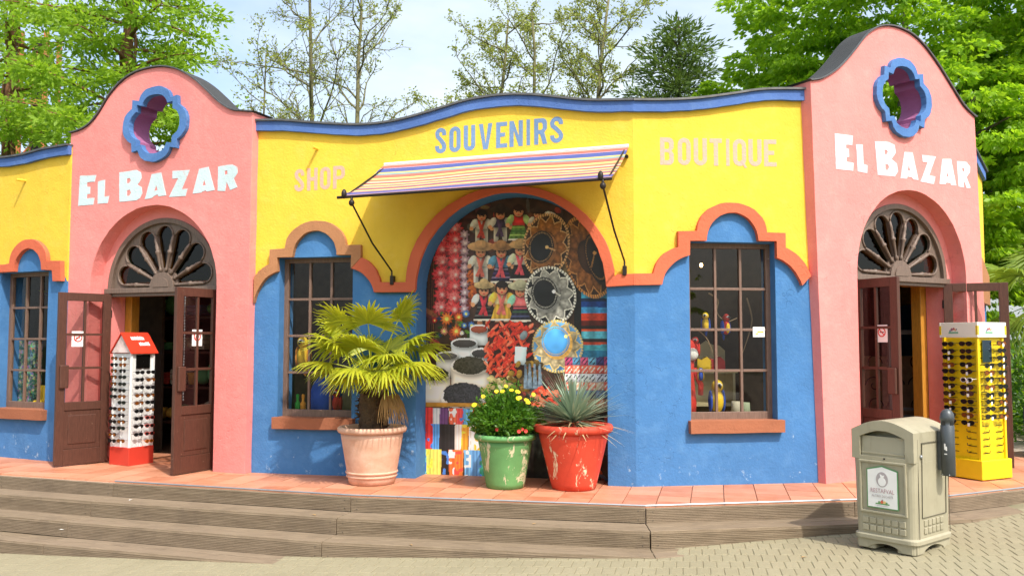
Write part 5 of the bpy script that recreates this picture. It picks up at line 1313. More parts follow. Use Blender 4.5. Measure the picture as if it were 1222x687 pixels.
# --- yellow rack beside the right doorway
yr_loc = Vector((5.19, 9.93, DZ)); yr_rot = R(26)
yr = empty('sunglasses_rack', yr_loc, yr_rot); tag(yr, 'bright yellow sunglasses rack with white header by the right doorway', 'display rack')
rk_y = plain('rack_yellow', (.80, .58, .008), .38, var=.05); head = plain('header_white', (.80, .80, .70), .4)
hs = .215
m = MB(); m.box((0, 0, .115), (.50, .50, .21)); m.build('base', rk_y, yr, bevel=.008)
m = MB(); m.box((0, 0, .88), (2 * hs - .03, 2 * hs - .03, 1.34)); m.build('column', rk_y, yr)
for ang in range(4):
    q = Matrix.Rotation(R(90 * ang), 3, 'Z')
    m = MB(); m.box(q @ Vector((hs - .01, -hs + .01, .88)), (.03, .03, 1.35), R(90 * ang)); m.build('corner_post', rk_y, yr, bevel=.004)
    m = MB(); m.box(q @ Vector((0, -hs - .016, 1.635)), (2 * hs + .05, .012, .165), R(90 * ang)); hd = m.build('header', head, yr, bevel=.003)
    m = MB(); m.box(q @ Vector((hs + .012, -hs - .012, 1.63)), (.026, .026, .10), R(90 * ang)); m.build('header_clip', rk_y, yr)
    if ang in (0, 3):
        # small printed emblem: dark bird group over a green strip
        X0 = -.06 if ang == 3 else -.05
        m = MB(); m.box(q @ Vector((X0, -hs - .0235, 1.605)), (.12, .002, .018), R(90 * ang)); m.build('emblem_green', plain('emblem_green', (.16, .42, .26), .5), yr)
        for dx, dz, sz, cc in ((-.02, .035, .03, (.3, .14, .2)), (.005, .042, .026, (.45, .12, .12)), (.025, .03, .022, (.65, .38, .2)), (-.042, .02, .02, (.16, .2, .3)), (.04, .036, .016, (.2, .2, .3))):
            m = MB(); m.ell(q @ Vector((X0 + dx, -hs - .023, 1.605 + dz)), (sz * .5, .0015, sz * .6), 10, 6, 0, q); m.build('emblem_figure', plain('emblem_ink', cc, .6), yr)
        for cx in (-.11, .11):
            for j in range(17):
                m = MB(); m.box(q @ Vector((cx, -hs + .012, .29 + j * .074)), (.10, .004, .006), R(90 * ang)); m.build('slot', M['black'], yr)
            if cx > 0 or ang == 0:
                for j in range(4):
                    m = MB(); m.tube([q @ Vector((cx - .02, -hs + .012, .30 + j * .075)), q @ Vector((cx - .02, -hs - .045, .30 + j * .075)), q @ Vector((cx - .02, -hs - .05, .325 + j * .075))], .004, 5); m.build('peg', M['black'], yr)
m = MB(); m.box((-.07, -hs - .004, 1.40), (.15, .008, .24)); m.build('mirror', plain('mirror_blue', (.09, .14, .20), .05, .85), yr)
QR = Matrix.Rotation(yr_rot, 3, 'Z')
for face, ang in (('right', 0), ('left', -90)):
    q = QR @ Matrix.Rotation(R(ang), 3, 'Z')
    for ci, cx in enumerate((-.11, .11)):
        for j in range(12 if face == 'left' else 11):
            if face == 'right' and ci == 0 and j < 3: continue
            z = 1.485 - j * .079
            if face == 'right': z -= .0
            kind = random.choice([0, 0, 1, 0, 2, 5]) if not (face == 'left' and ci == 1 and j == 5) else 3
            p = yr_loc + q @ Vector((cx, -hs - .055, z))
            if random.random() < .08: continue
            put_glasses(kind, p + Vector((0, 0, random.uniform(-.008, .008))), yr_rot + R(ang) + random.uniform(-.12, .12), '%s sunglasses, %s row of the %s column, %s side of yellow rack' % (GD[kind], ORD[j], ('left', 'right')[ci], face), 'sunglasses on the yellow rack', 1.18)
# ================================================================== litter bin
bx_, by_ = 3.33, 7.60
bin_ = empty('litter_bin', (bx_, by_, gz(bx_) + .002), R(-51)); tag(bin_, 'beige plastic litter bin with grey ashtray tube and white sign', 'litter bin')
def bin_mat():
    n = N('bin_plastic'); P = n.obj()
    c = n.mix(n.ramp(n.noise(4, 5, P, .6), .3, .7), (.315, .29, .20), (.375, .345, .245))
    c = n.mix(n.math('MULTIPLY', n.ramp(n.noise(14, 6, n.scaled(P, (1, 1, .22)), .7), .55, .72), .5), c, (.19, .165, .105))
    n.col(c); n.rough(.5, .4); n.bump(n.noise(240, 2, P), .08, .003); return n.m
BM = bin_mat(); BW, BD, BH = .52, .62, 1.10
def rbox_ring(w, d, r, z, n=5):
    return [(x, y, z) for x, y in rrect(-w / 2, -d / 2, w / 2, d / 2, r, n)]
def loft(rings, cap0=True, cap1=True):
    k = len(rings[0]); V = [v for r_ in rings for v in r_]; F = []
    for i in range(len(rings) - 1):
        for j in range(k): F.append((i * k + j, i * k + (j + 1) % k, (i + 1) * k + (j + 1) % k, (i + 1) * k + j))
    if cap0: F.append(tuple(range(k - 1, -1, -1)))
    if cap1: F.append(tuple(range((len(rings) - 1) * k, len(rings) * k)))
    return V, F
# plinth with arched gaps between feet
for sx in (-1, 1):
    for sy in (-1, 1):
        m = MB(); V, F = loft([rbox_ring(.16, .18, .03, 0), rbox_ring(.16, .18, .03, .085)]); m.add([(x + sx * (BW / 2 - .09), y + sy * (BD / 2 - .10), z) for x, y, z in V], F)
        m.build('foot', BM, bin_, bevel=.004)
for axis, half, span in ((0, BD / 2 - .002, BW - .06), (1, BW / 2 - .002, BD - .06)):
    for s in (-1, 1):
        m = MB(); prof = [(-span / 2, .088)] + [(-span / 2 + span * i / 12, .006 + .05 * max(0, math.sin(math.pi * (i - 2) / 8) if 2 < i < 10 else 0) ** .7) for i in range(13)] + [(span / 2, .088)]
        if axis == 0: m.prism([prof], lambda x, z: (x, s * half, z), lambda x, z: (x, s * (half - .03), z))
        else: m.prism([prof], lambda x, z: (s * half, x, z), lambda x, z: (s * (half - .03), x, z))
        m.build('plinth_skirt', BM, bin_, recalc=True)
V, F = loft([rbox_ring(BW + .035, BD + .035, .07, .082), rbox_ring(BW + .035, BD + .035, .07, .115), rbox_ring(BW + .005, BD + .005, .07, .128)]); MB().add(V, F).build('foot_rail', BM, bin_, smooth=False, bevel=.004)
# body: slightly wider at the top; the front is open for the hood recess
k_ = 1.045
rings = [rbox_ring(BW, BD, .065, .126), rbox_ring(BW * 1.02, BD * 1.02, .065, .45), rbox_ring(BW * 1.04, BD * 1.04, .065, .742)]
V, F = loft(rings); MB().add(V, F).build('body', BM, bin_, smooth=False, bevel=.003)
# upper hood with an arched opening in the front
fw, fd = BW * 1.04, BD * 1.04
zt0, zt1 = .741, .985
def top_z(x): return zt1 + .075 * math.cos(math.pi * x / fw) ** .8 if abs(x) < fw / 2 else zt1
arch_out = [(-fw / 2, zt0), (fw / 2, zt0)] + [(fw / 2 - fw * i / 16, zt1 + .085 * math.sin(math.pi * i / 16)) for i in range(17)]
open_ = [(-fw / 2 + .075, zt0 + .03), (fw / 2 - .075, zt0 + .03)] + [(fw / 2 - .075 - (fw - .15) * i / 12, zt1 - .055 + .055 * math.sin(math.pi * i / 12)) for i in range(13)]
m = MB(); m.prism([arch_out, open_], lambda x, z: (x, -fd / 2, z), lambda x, z: (x, -fd / 2 + .11, z)); m.build('hood_front', BM, bin_, recalc=True, bevel=.012, bseg=3)
m = MB(); m.prism([arch_out], lambda x, z: (x, -fd / 2 + .112, z), lambda x, z: (x, fd / 2, z)); m.build('hood', BM, bin_, recalc=True, bevel=.014, bseg=3)
m = MB(); m.prism([[(-fw / 2 + .08, zt0 + .03), (fw / 2 - .08, zt0 + .03), (fw / 2 - .08, zt1 - .05), (-fw / 2 + .08, zt1 - .05)]], lambda x, z: (x, -fd / 2 + .012 + (z - zt0) * .10, z), lambda x, z: (x, -fd / 2 + .03 + (z - zt0) * .10, z)); m.build('flap', BM, bin_, recalc=True, bevel=.004)
m = MB(); m.box((0, -fd / 2 + .014, zt0 + .055), (fw - .17, .01, .012)); m.build('flap_lip', BM, bin_)
# front: raised border round the sign panel, embossed squares
fy = -BD / 2 * 1.02
m = MB(); lo = [(-.205, .30), (.205, .30), (.205, .735), (-.205, .735)]; li = [(-.185, .32), (.185, .32), (.185, .715), (-.185, .715)]
m.prism([lo, li], lambda x, z: (x, fy - .014 - (z - .3) * .012, z), lambda x, z: (x, fy + .01, z)); m.build('panel_border', BM, bin_, recalc=True, bevel=.005)
for i in range(6):
    for j in range(2):
        m = MB(); m.box((-.16 + i * .064, fy + .001, .175 + j * .062), (.052, .014, .050)); m.build('embossed_square', BM, bin_, bevel=.005)
sx_ = BW / 2 * 1.02
for i in range(5):
    for j in range(2):
        m = MB(); m.box((sx_ - .001, -.14 + i * .068, .185 + j * .062), (.014, .055, .050)); m.build('embossed_square', BM, bin_, bevel=.005)
dark_seam = plain('bin_seam', (.10, .09, .06), .7)
m = MB(); lo = [(-.235, .15), (.235, .15), (.235, .93), (-.235, .93)]; 
lo = [(-.20, .29), (.215, .29), (.215, .90), (-.20, .90)]; li = [(-.196, .294), (.211, .294), (.211, .896), (-.196, .896)]
m.prism([lo, li], lambda y, z: (sx_ + .0075 + (z - .45) * .018, y, z), lambda y, z: (sx_ - .012, y, z)); m.build('door_outline', dark_seam, bin_, recalc=True)
m = MB(); m.box((sx_ + .004, -.255, .53), (.004, .004, .80)); m.build('door_seam', dark_seam, bin_)
m = MB(); m.box((sx_ + .004, .27, .53), (.004, .004, .80)); m.build('door_seam', dark_seam, bin_)
m = MB(); m.lathe([(.014, 0), (.014, .012), (.008, .016)], 14, axis=Matrix.Rotation(R(90), 3, 'Y')); m.build('lock', M['steel'], bin_, loc=(sx_ + .006, -.215, .79), smooth=True)
m = MB(); m.lathe([(.008, 0), (.006, .008)], 10, axis=Matrix.Rotation(R(90), 3, 'X')); m.build('screw', M['iron'], bin_, loc=(.02, -fd / 2 - .001, zt0 + .015))
# ashtray tube
ash_m = plain('ashtray_grey', (.075, .085, .092), .42, .4, .15)
m = MB(); m.lathe([(.052, .62), (.054, .622), (.054, 1.03), (.050, 1.035), (.050, 1.07), (.056, 1.075), (.056, 1.10), (.050, 1.13), (.036, 1.155), (.016, 1.168), (.002, 1.17)], 28)
at_ = m.build('ashtray', ash_m, bin_, smooth=True, loc=(sx_ + .085, .10, 0.0))
for a in (-100, -20, 60, 140):
    m = MB(); m.box((.0505 * math.cos(R(a)), .0505 * math.sin(R(a)), 1.052), (.004, .034, .028), R(a)); m.build('stub_slot', M['black'], at_)
m = MB(); m.box((-.062, 0, .82), (.03, .05, .32)); m.build('mount', ash_m, at_)
for zz in (.63,):
    for a in (-60, -120): m = MB(); m.ell((.054 * math.cos(R(a)), .054 * math.sin(R(a)), zz), (.006, .006, .006), 6, 4); m.build('rivet', M['steel'], at_)
m = MB()
for dx, dz, w, h in ((-20, .86, .012, .05), (-8, .845, .01, .035), (-14, .80, .022, .008)):
    a = R(-70 + dx); m.box((.0545 * math.cos(a), .0545 * math.sin(a), dz), (.001, w, h), a)
m.build('scratched_sticker', M['white'], at_)
# sign on the front
sg = MB(); sg.prism([[(-.136, .345), (.136, .345), (.136, .665), (0, .70), (-.136, .665)]], lambda x, z: (x, fy - .013, z), lambda x, z: (x, fy - .008, z)); sign = sg.build('sign', plain('sign_green', (.10, .26, .10), .5), bin_, recalc=True)
sg = MB(); sg.prism([[(-.127, .355), (.127, .355), (.127, .656), (0, .688), (-.127, .656)]], lambda x, z: (x, fy - .0145, z), lambda x, z: (x, fy - .0125, z)); sg.build('sign_face', M['white'], sign, recalc=True)
greyp = plain('sign_print_grey', (.40, .36, .36), .6)
def disc(name, cx, cz, rx, rz, y, mat, par, a0=0, a1=360):
    m = MB(); m.prism([arc(cx, cz, rx, rz, a0, a1, 26)[:-1] if a1 - a0 == 360 else arc(cx, cz, rx, rz, a0, a1, 20)], lambda x, z: (x, y, z), lambda x, z: (x, y + .001, z)); return m.build(name, mat, par, recalc=True)
disc('pictogram', 0, .585, .052, .062, fy - .0158, greyp, sign)
disc('pictogram_bag', .0, .567, .034, .036, fy - .0170, M['white'], sign); 
m = MB(); m.prism([[(-.012, .598), (.012, .598), (.022, .622), (.004, .618), (-.018, .630)]], lambda x, z: (x, fy - .0171, z), lambda x, z: (x, fy - .0161, z)); m.build('pictogram_bag', M['white'], sign, recalc=True)
def text_mesh(txt, size, mat, parent, loc, rot, sx=1.0, name='lettering'):
    cu = bpy.data.curves.new('txt', 'FONT'); cu.body = txt; cu.size = size; cu.align_x = 'CENTER'; cu.resolution_u = 2; cu.extrude = .0006
    t = bpy.data.objects.new('txt', cu); C.objects.link(t); bpy.context.view_layer.update()
    me = bpy.data.meshes.new_from_object(t.evaluated_get(bpy.context.evaluated_depsgraph_get())); bpy.data.objects.remove(t)
    o = bpy.data.objects.new(name, me); C.objects.link(o); me.materials.clear(); me.materials.append(mat); o.parent = parent; o.location = loc; o.rotation_euler = rot; o.scale = (sx, 1, 1); return o
text_mesh('RESTAFVAL', .050, plain('sign_print_red', (.42, .26, .28), .6), sign, (0, fy - .0158, .475), (R(90), 0, 0), .82)
text_mesh('AUTRES DECHETS', .026, greyp, sign, (0, fy - .0158, .440), (R(90), 0, 0), .88)
m = MB(); m.box((0, fy - .0155, .385), (.12, .001, .010)); m.build('emblem_green', plain('emblem_green2', (.10, .30, .10), .6), sign)
for dx, dz, r_, cc in ((-.005, .400, .013, (.6, .12, .06)), (.018, .400, .012, (.7, .5, .2)), (-.028, .396, .011, (.15, .3, .12)), (.036, .394, .009, (.15, .3, .12)), (.0, .414, .008, (.25, .2, .2))):
    disc('emblem_figure', dx, dz, r_, r_, fy - .0162 - abs(dx) * .02, plain('emblem_ink', cc, .6), sign)
m = MB(); m.box((0, fy - .0155, .370), (.10, .001, .003)); m.build('small_print', greyp, sign)
# ================================================================== goods seen behind the panes
def plush(name, label, loc, rotz, parts, cat='plush toy'):
    r_ = empty(name, loc, rotz); tag(r_, label, cat)
    for pn, mat, fn in parts:
        m = MB(); fn(m); m.build(pn, mat, r_, smooth=True)
    return r_
def fabric(name, c): return plain(name, c, .9, var=.15, bump=.4, bscale=120)
fr_, fy_, fb_, fg_, fw_, fo_ = fabric('red_plush', (.55, .03, .02)), fabric('yellow_plush', (.75, .48, .02)), fabric('blue_plush', (.02, .07, .42)), fabric('green_plush', (.03, .28, .04)), fabric('white_plush', (.75, .72, .68)), fabric('orange_plush', (.72, .28, .03))
def parrot(loc, rotz, s, body, wing, label, belly=None):
    belly = belly or body
    return plush('plush_parrot', label, loc, rotz, [
        ('body', body, lambda m: (m.ell((0, 0, .17 * s), (.085 * s, .08 * s, .15 * s)), m.ell((0, -.01 * s, .36 * s), (.075 * s, .075 * s, .08 * s)))),
        ('belly', belly, lambda m: m.ell((0, -.04 * s, .16 * s), (.06 * s, .05 * s, .11 * s))),
        ('wing', wing, lambda m: m.ell((-.085 * s, .01, .17 * s), (.025 * s, .06 * s, .14 * s))),
        ('wing', wing, lambda m: m.ell((.085 * s, .01, .17 * s), (.025 * s, .06 * s, .14 * s))),
        ('tail', wing, lambda m: m.ell((0, .07 * s, .03 * s), (.03 * s, .03 * s, .12 * s))),
        ('face', fw_, lambda m: m.ell((0, -.045 * s, .37 * s), (.055 * s, .04 * s, .045 * s))),
        ('beak', M['black'], lambda m: m.tube([(0, -.08 * s, .375 * s), (0, -.115 * s, .36 * s), (0, -.118 * s, .33 * s)], [.022 * s, .016 * s, .003], 8))])
def board(name, fr, u0, u1, o0, o1, z0, z1, mat, label, cat):
    m = MB(); fr.box(m, u0, u1, o0, o1, z0, z1); o = m.build(name, mat, bevel=.004); tag(o, label, cat); return o
cream = plain('cream_shelf', (.50, .42, .24), .6, var=.15)
# right-hand display window
board('display_ledge', FB, HB[0] - .3, HB[1] + .3, -.62, -.20, 1.08, 1.155, cream, 'cream window ledge with parrots behind the right window', 'ledge')
cab = empty('display_cabinet', FB.p(1.16, -.95, DZ), FB.rot); tag(cab, 'cream wooden cabinet with curved top behind the right window', 'cabinet')
m = MB(); m.box((0, .12, .58), (.52, .04, 1.16)); m.build('back_panel', cream, cab)
for x in (-.25, .25): m = MB(); m.box((x, 0, .58), (.03, .28, 1.16)); m.build('side_panel', cream, cab)
for z in (.30, .78, 1.16): m = MB(); m.box((0, 0, z), (.58 if z > 1 else .47, .30, .035)); m.build('shelf', cream, cab)
m = MB(); m.prism([[(-.23, 1.18), (.23, 1.18), (.23, 1.40), (.16, 1.46), (.07, 1.47), (0, 1.52), (-.07, 1.47), (-.16, 1.46), (-.23, 1.40)]], lambda x, z: (x, .08, z), lambda x, z: (x, .10, z)); m.build('crest', cream, cab, recalc=True)
pf = FB.p(.70, -.42, 1.157); plush('plush_figure', 'tall red plush figure with white muzzle behind the right window', pf, FB.rot, [
    ('body', fr_, lambda m: m.lathe([(.02, 0), (.10, .01), (.11, .12), (.085, .40), (.09, .62), (.02, .66)], 18)),
    ('head', fr_, lambda m: m.ell((0, 0, .72), (.11, .10, .12))), ('muzzle', fw_, lambda m: m.ell((.04, -.08, .66), (.075, .05, .07))),
    ('foot', M['black'], lambda m: m.ell((-.03, -.09, .05), (.05, .08, .09))), ('arm', fr_, lambda m: m.tube([(.09, 0, .5), (.15, -.05, .32), (.13, -.09, .22)], [.035, .032, .03], 8))])
parrot(FB.p(1.03, -.36, 1.157), FB.rot, .86, fy_, fb_, 'blue and yellow plush macaw standing on ledge behind the right window')
parrot(FB.p(1.16, -.40, 2.02), FB.rot + .4, .55, fr_, fb_, 'red plush parrot perched high on a twig behind right window', fy_)
parrot(FB.p(.93, -.42, 2.06), FB.rot - .5, .50, fy_, fb_, 'yellow and blue plush parrot on a twig behind right window')
parrot(FB.p(.82, -.46, 1.78), FB.rot - .3, .52, fr_, fr_, 'small red plush parrot above the tall red figure, right window')
parrot(FB.p(.84, -.34, 1.52), FB.rot - .3, .34, fb_, fy_, 'small blue plush bird beside red figure, right window')
for i, (u, c) in enumerate(((1.06, (.7, .45, .02)), (1.22, (.6, .05, .05)))):
    o = MB(); o.prism([[(-.09, 0), (.09, 0), (.085, .10), (.03, .15), (-.03, .11), (-.085, .13)]], lambda x, z: (x, -.04, z), lambda x, z: (x, .04, z)); b = o.build('gift_box', fabric('box_card', c), loc=FB.p(u, -.86, 1.632), rot=(0, 0, FB.rot), recalc=True)
    tag(b, ('yellow gift box on the cabinet behind the right window', 'red gift box on the cabinet behind the right window')[i], 'box')
for u, s, c, lab in ((1.24, .11, (.45, .40, .30), 'pale painted mug on ledge behind the right window'), (1.34, .10, (.30, .34, .22), 'greenish mug on ledge near the jamb, right window')):
    m = MB(); m.lathe([(s * .45, 0), (s * .55, .01), (s * .5, s * 1.3), (s * .42, s * 1.3), (s * .42, s * .3)], 18); t = m.build('mug', fabric('mug_glaze', c), smooth=True, loc=FB.p(u, -.33, 1.157)); tag(t, lab, 'mug')
def twig(fr, pts, lab):
    m = MB(); P = smooth_line([tuple(fr.p(*p)) for p in pts], 4); m.tube(P, [.010 - .006 * i / len(P) for i in range(len(P))], 6); o = m.build('twig', plain('twig_wood', (.30, .20, .11), .8)); tag(o, lab, 'twig')
twig(FB, [(.62, -.50, 2.0), (.80, -.48, 2.1), (.95, -.46, 2.0), (1.02, -.44, 1.82)], 'bent pale twig at left behind the right window')
twig(FB, [(1.0, -.5, 2.5), (1.1, -.48, 2.42), (1.08, -.46, 2.28), (1.18, -.44, 2.18), (1.3, -.42, 2.22)], 'curling twig in the middle behind the right window')
twig(FB, [(1.45, -.5, 2.45), (1.5, -.48, 2.2), (1.42, -.46, 1.95), (1.36, -.44, 1.82)], 'thin twig at right behind the right window')
m = MB(); m.ell((0, 0, 0), (.02, .02, .025)); o = m.build('light_bulb', None if False else plain('bulb', (.8, .6, .3), .3), loc=FB.p(1.10, -1.0, 2.86)); tag(o, 'small warm bulb glowing high behind the right window', 'lamp')
nb = N('bulb_glow'); nb.b.inputs['Emission Color'].default_value = (1, .6, .2, 1); nb.b.inputs['Emission Strength'].default_value = 9; o.data.materials[0] = nb.m
# middle display window
board('display_ledge', FA, HA[0] - .3, HA[1] + .3, -.62, -.20, 1.05, 1.125, cream, 'cream window ledge with toys behind the window by the palm', 'ledge')
board('display_backdrop', FA, .70, 1.45, -.82, -.78, 1.125, 1.62, cream, 'cream panel behind the palm, inside the middle window', 'panel')
parrot(FA.p(.40, -.38, 1.62), FA.rot, .9, fy_, fo_, 'yellow plush parrot hanging at left of the middle window')
m = MB(); m.lathe([(.15, 0), (.19, .03), (.19, .22), (.14, .36), (.05, .43), (.01, .44)], 22, wob=.03); o = m.build('plush_cushion', fb_, smooth=True, loc=FA.p(.68, -.42, 1.127)); tag(o, 'big rounded blue plush in the window behind the palm', 'plush toy')
parrot(FA.p(.86, -.33, 1.127), FA.rot, .62, fr_, fr_, 'red plush parrot beside the blue plush behind the palm')
for i, u in enumerate((.38, .45)):
    m = MB(); m.lathe([(.03, 0), (.035, .10), (.015, .13), (.02, .20), (.012, .21)], 12); o = m.build('bottle', fg_ if i == 0 else fo_, smooth=True, loc=FA.p(u, -.30, 1.127)); tag(o, ('green bottle at the left end of the middle window ledge', 'orange bottle on the middle window ledge beside a green one')[i], 'bottle')
# left-hand display window
board('display_ledge', LW, HL[0] - .3, HL[1] + .3, -.62, -.20, 1.05, 1.125, cream, 'cream window ledge with goods behind the far left window', 'ledge')
board('display_post', LW, .76, .80, -.40, -.34, 1.125, 2.9, fy_, 'narrow yellow post at the left edge of far left window', 'post')
pn = N('patterned_column'); vor = pn.node('ShaderNodeTexVoronoi'); vor.inputs['Scale'].default_value = 34; pn.link(pn.obj(), vor.inputs['Vector'])
pn.col(pn.mix(pn.ramp(pn.noise(20, 2, pn.obj()), .4, .6), (.03, .12, .12), pn.mix(.5, vor.outputs['Color'], (.25, .3, .2)))); pn.rough(.6)
m = MB(); m.box((0, 0, .42), (.26, .16, .84)); o = m.build('postcard_stand', pn.m, loc=LW.p(.94, -.36, 1.127), rot=(0, 0, LW.rot)); tag(o, 'tall teal patterned stand in the far left window', 'stand')
for i in (0, 1):
    m = MB(); m.lathe([(.035, 0), (.045, .02), (.035, .12), (.045, .24), (.036, .25)], 14); m.ell((0, -.05, .03), (.035, .06, .03)); o = m.build('boot', fy_, smooth=True, loc=LW.p(1.24 + i * .10, -.31, 1.127), rot=(0, 0, LW.rot)); tag(o, ('left one of two yellow boots on far left window ledge', 'right one of two yellow boots on far left window ledge')[i], 'boot')
plush('plush_bird', 'orange plush bird with red cap on far left window ledge', LW.p(1.56, -.34, 1.127), LW.rot, [
    ('body', fo_, lambda m: m.ell((0, 0, .22), (.16, .13, .23))), ('head', fr_, lambda m: m.ell((.06, -.02, .52), (.12, .10, .10))), ('brim', fw_, lambda m: m.lathe([(.10, .43), (.13, .45), (.10, .47)], 16, (.05, -.02, 0))),
    ('crest', fy_, lambda m: m.tube([(-.05, 0, .45), (-.07, 0, .55), (-.02, 0, .63), (.06, 0, .66)], [.03, .035, .035, .02], 8)), ('foot', fg_, lambda m: m.ell((.08, -.13, .04), (.06, .05, .04)))])
# inside the right doorway: security gate and a scrolled iron grille
gt = empty('security_gate', TR.p(2.72, -1.05, DZ), TR.rot - .5); tag(gt, 'grey security gate frame inside the right doorway', 'security gate')
m = MB(); m.prism([[(-.20, 0), (-.15, 0), (-.15, 1.60), (.15, 1.60), (.15, 0), (.20, 0), (.20, 1.66), (-.20, 1.66)]], lambda x, z: (x, -.03, z), lambda x, z: (x, .03, z)); m.build('frame', M['grey_metal'], gt, recalc=True, bevel=.008)
for z in (.52, .62): m = MB(); m.box((0, 0, z), (.30, .03, .035)); m.build('crossbar', M['grey_metal'], gt)
gt2 = dup_tree(gt, TL.p(-.10, -1.0, DZ), (0, 0, TL.rot)); gt2['label'] = 'grey security gate behind the white rack in left doorway'
gr = empty('iron_grille', TR.p(3.55, -1.55, DZ), TR.rot - .4); tag(gr, 'scrolled black iron grille inside the right doorway', 'grille')
m = MB(); m.box((0, .25, .75), (1.3, .02, 1.1)); m.build('backing', plain('lit_panel', (.42, .30, .18), .8, var=.3), gr)
for i in range(4):
    for j in range(4):
        m = MB(); cx, cz = -.55 + i * .32, .3 + j * .30; sgn = 1 if (i + j) % 2 else -1
        m.tube([(cx + sgn * (.13 - .1 * t) * math.cos(t * 7), 0, cz + (.13 - .1 * t) * math.sin(t * 7)) for t in [q / 20 for q in range(21)]], .009, 5); m.build('scroll', M['iron'], gr)
# shelves of goods in the dim rooms behind the doors
gcol = [fabric('goods_%d' % i, c) for i, c in enumerate(((.60, .07, .05), (.65, .36, .05), (.12, .36, .16), (.10, .18, .45), (.60, .52, .40), (.50, .15, .04)))]
for fr, lab, u0 in ((TL, 'left', -.1),):
    sh = empty('goods_shelf', fr.p(u0, -1.95, DZ), fr.rot); tag(sh, 'dim shelf of folded goods at the back of %s doorway' % lab, 'shelf')
    for z in (.35, .85, 1.35, 1.85, 2.3): m = MB(); m.box((0, 0, z), (2.0, .45, .03)); m.build('board', M['door'], sh)
    for x in (-1.0, 1.0): m = MB(); m.box((x, 0, 1.15), (.04, .45, 2.3)); m.build('upright', M['door'], sh)
    for j, z in enumerate((.37, .87, 1.37, 1.87)):
        x = -.95; q = 0
        while x < .85:
            w = random.uniform(.12, .28); h = random.uniform(.16, .38); kind = random.choice(('stuffed_bag', 'basket', 'folded_blanket'))
            m = MB()
            if kind == 'basket': m.lathe([(w * .36, 0), (w * .46, h * .5), (w * .48, h * .62), (w * .40, h * .62)], 12)
            elif kind == 'stuffed_bag': m.ell((0, 0, h * .48), (w * .46, .15, h * .48))
            else:
                for t in range(3): m.box((0, 0, h * .12 + t * h * .22), (w * .92, .30, h * .20))
            o = m.build(kind, random.choice(gcol), bevel=.01 if kind == 'folded_blanket' else 0, smooth=kind != 'folded_blanket'); o.location = fr.p(u0 + x + w / 2, -1.95, DZ + z + .016); o.rotation_euler = (0, 0, fr.rot)
            tag(o, 'dim %s on the %s shelf level, item %s from its left, %s doorway' % (kind.replace('_', ' '), ('lowest', 'second', 'third', 'uppermost')[j], ORD[q].replace('top', 'first'), lab), kind.split('_')[-1], 'goods on the shelf in the %s doorway' % lab); x += w + .02; q += 1
# ================================================================== trees and things behind the shop
bark = plain('grey_bark', (.115, .095, .070), .95, var=.4, bump=.8, bscale=18)
bark_red = plain('red_brown_bark', (.20, .095, .045), .95, var=.45, bump=.9, bscale=14)
bark_green = plain('mossy_bark', (.15, .14, .065), .95, var=.4, bump=.6, bscale=18)
def unit(n, rg=rng):
    d = rg.normal(size=(n, 3)); return d / np.linalg.norm(d, axis=1, keepdims=True)
def tree_root(name, x, y, label, group='trees behind the shop'):
    t = empty(name, (x, y, gz(x) - .25)); tag(t, label, 'tree', group); return t
# --- broad-leaved trees with leafy clumps
lime = leaf_mat('lime_leaf', (.135, .28, .012), (.33, .53, .03), .5, .45, .35)
lime2 = leaf_mat('bright_lime_leaf', (.155, .30, .015), (.36, .55, .04), .5, .45, .35)
def broadleaf(name, label, x, y, zc, rad, rz, ncl, per, leaf, mat, seed, sh=.62, flat=.6):
    rg = np.random.default_rng(seed); t = tree_root(name, x, y, label); z0 = t.location.z
    H = zc - z0; m = MB()
    m.tube([(0, 0, 0), (.05, .05, H * .4), (-.05, .1, H * .75), (.1, 0, H + rz * .5)], [.26, .22, .16, .05], 10)
    rr = random.Random(seed)
    for i in range(16):
        a = rr.uniform(0, 6.28); h = H * rr.uniform(.45, 1.05); L = rad * rr.uniform(.6, .95); d = Vector((math.cos(a), math.sin(a), .35))
        p0 = Vector((0, .05, h)); m.tube([p0, p0 + d * L * .5 + Vector((0, 0, .15)), p0 + d * L], [.08, .05, .015], 6)
    m.build('trunk', bark, t, smooth=True)
    d = unit(ncl, rg); lob = 1 + .22 * np.sin(d[:, 0] * 5 + seed) * np.cos(d[:, 2] * 4 + 1) + .14 * np.sin(d[:, 1] * 9 + d[:, 2] * 7)
    r = (sh + (1 - sh) * rg.random(ncl) ** .6) * lob
    cc = d * np.array([rad, rad, rz]) * r[:, None]
    cs = rg.uniform(.28, .52, ncl) * rad / 4
    # drooping umbrella clumps
    k = rg.integers(int(per * .7), int(per * 1.3), ncl); idx = np.repeat(np.arange(ncl), k); n = len(idx)
    q = unit(n, rg); q[:, 2] = np.abs(q[:, 2]) * flat - .15
    P = cc[idx] + q * cs[idx][:, None] * rg.uniform(.55, 1.0, n)[:, None] * np.array([1.35, 1.35, 1.0])
    P[:, 2] += H
    out = q * np.array([1, 1, .2]) + d[idx] * .4; D = out + np.array([0, 0, -.55]) + rg.normal(size=(n, 3)) * .35
    leaf_cloud('crown', P, D, rg.uniform(leaf * .75, leaf * 1.3, n), mat, t, .62, rg, .12)
    return t
broadleaf('broadleaf_tree', 'big lime green broadleaf tree rising behind the right gable', 7.9, 17.5, 6.6, 3.2, 4.2, 680, 150, .125, lime, 21)
broadleaf('broadleaf_tree', 'bright lime tree at the right edge beyond the right gable', 11.6, 17.0, 5.6, 2.9, 3.6, 440, 150, .125, lime2, 22)
broadleaf('broadleaf_tree', 'low pale green tree showing over the wall between conifer and gable', 4.75, 19.5, 6.3, 1.35, 1.6, 170, 110, .12, lime2, 23)
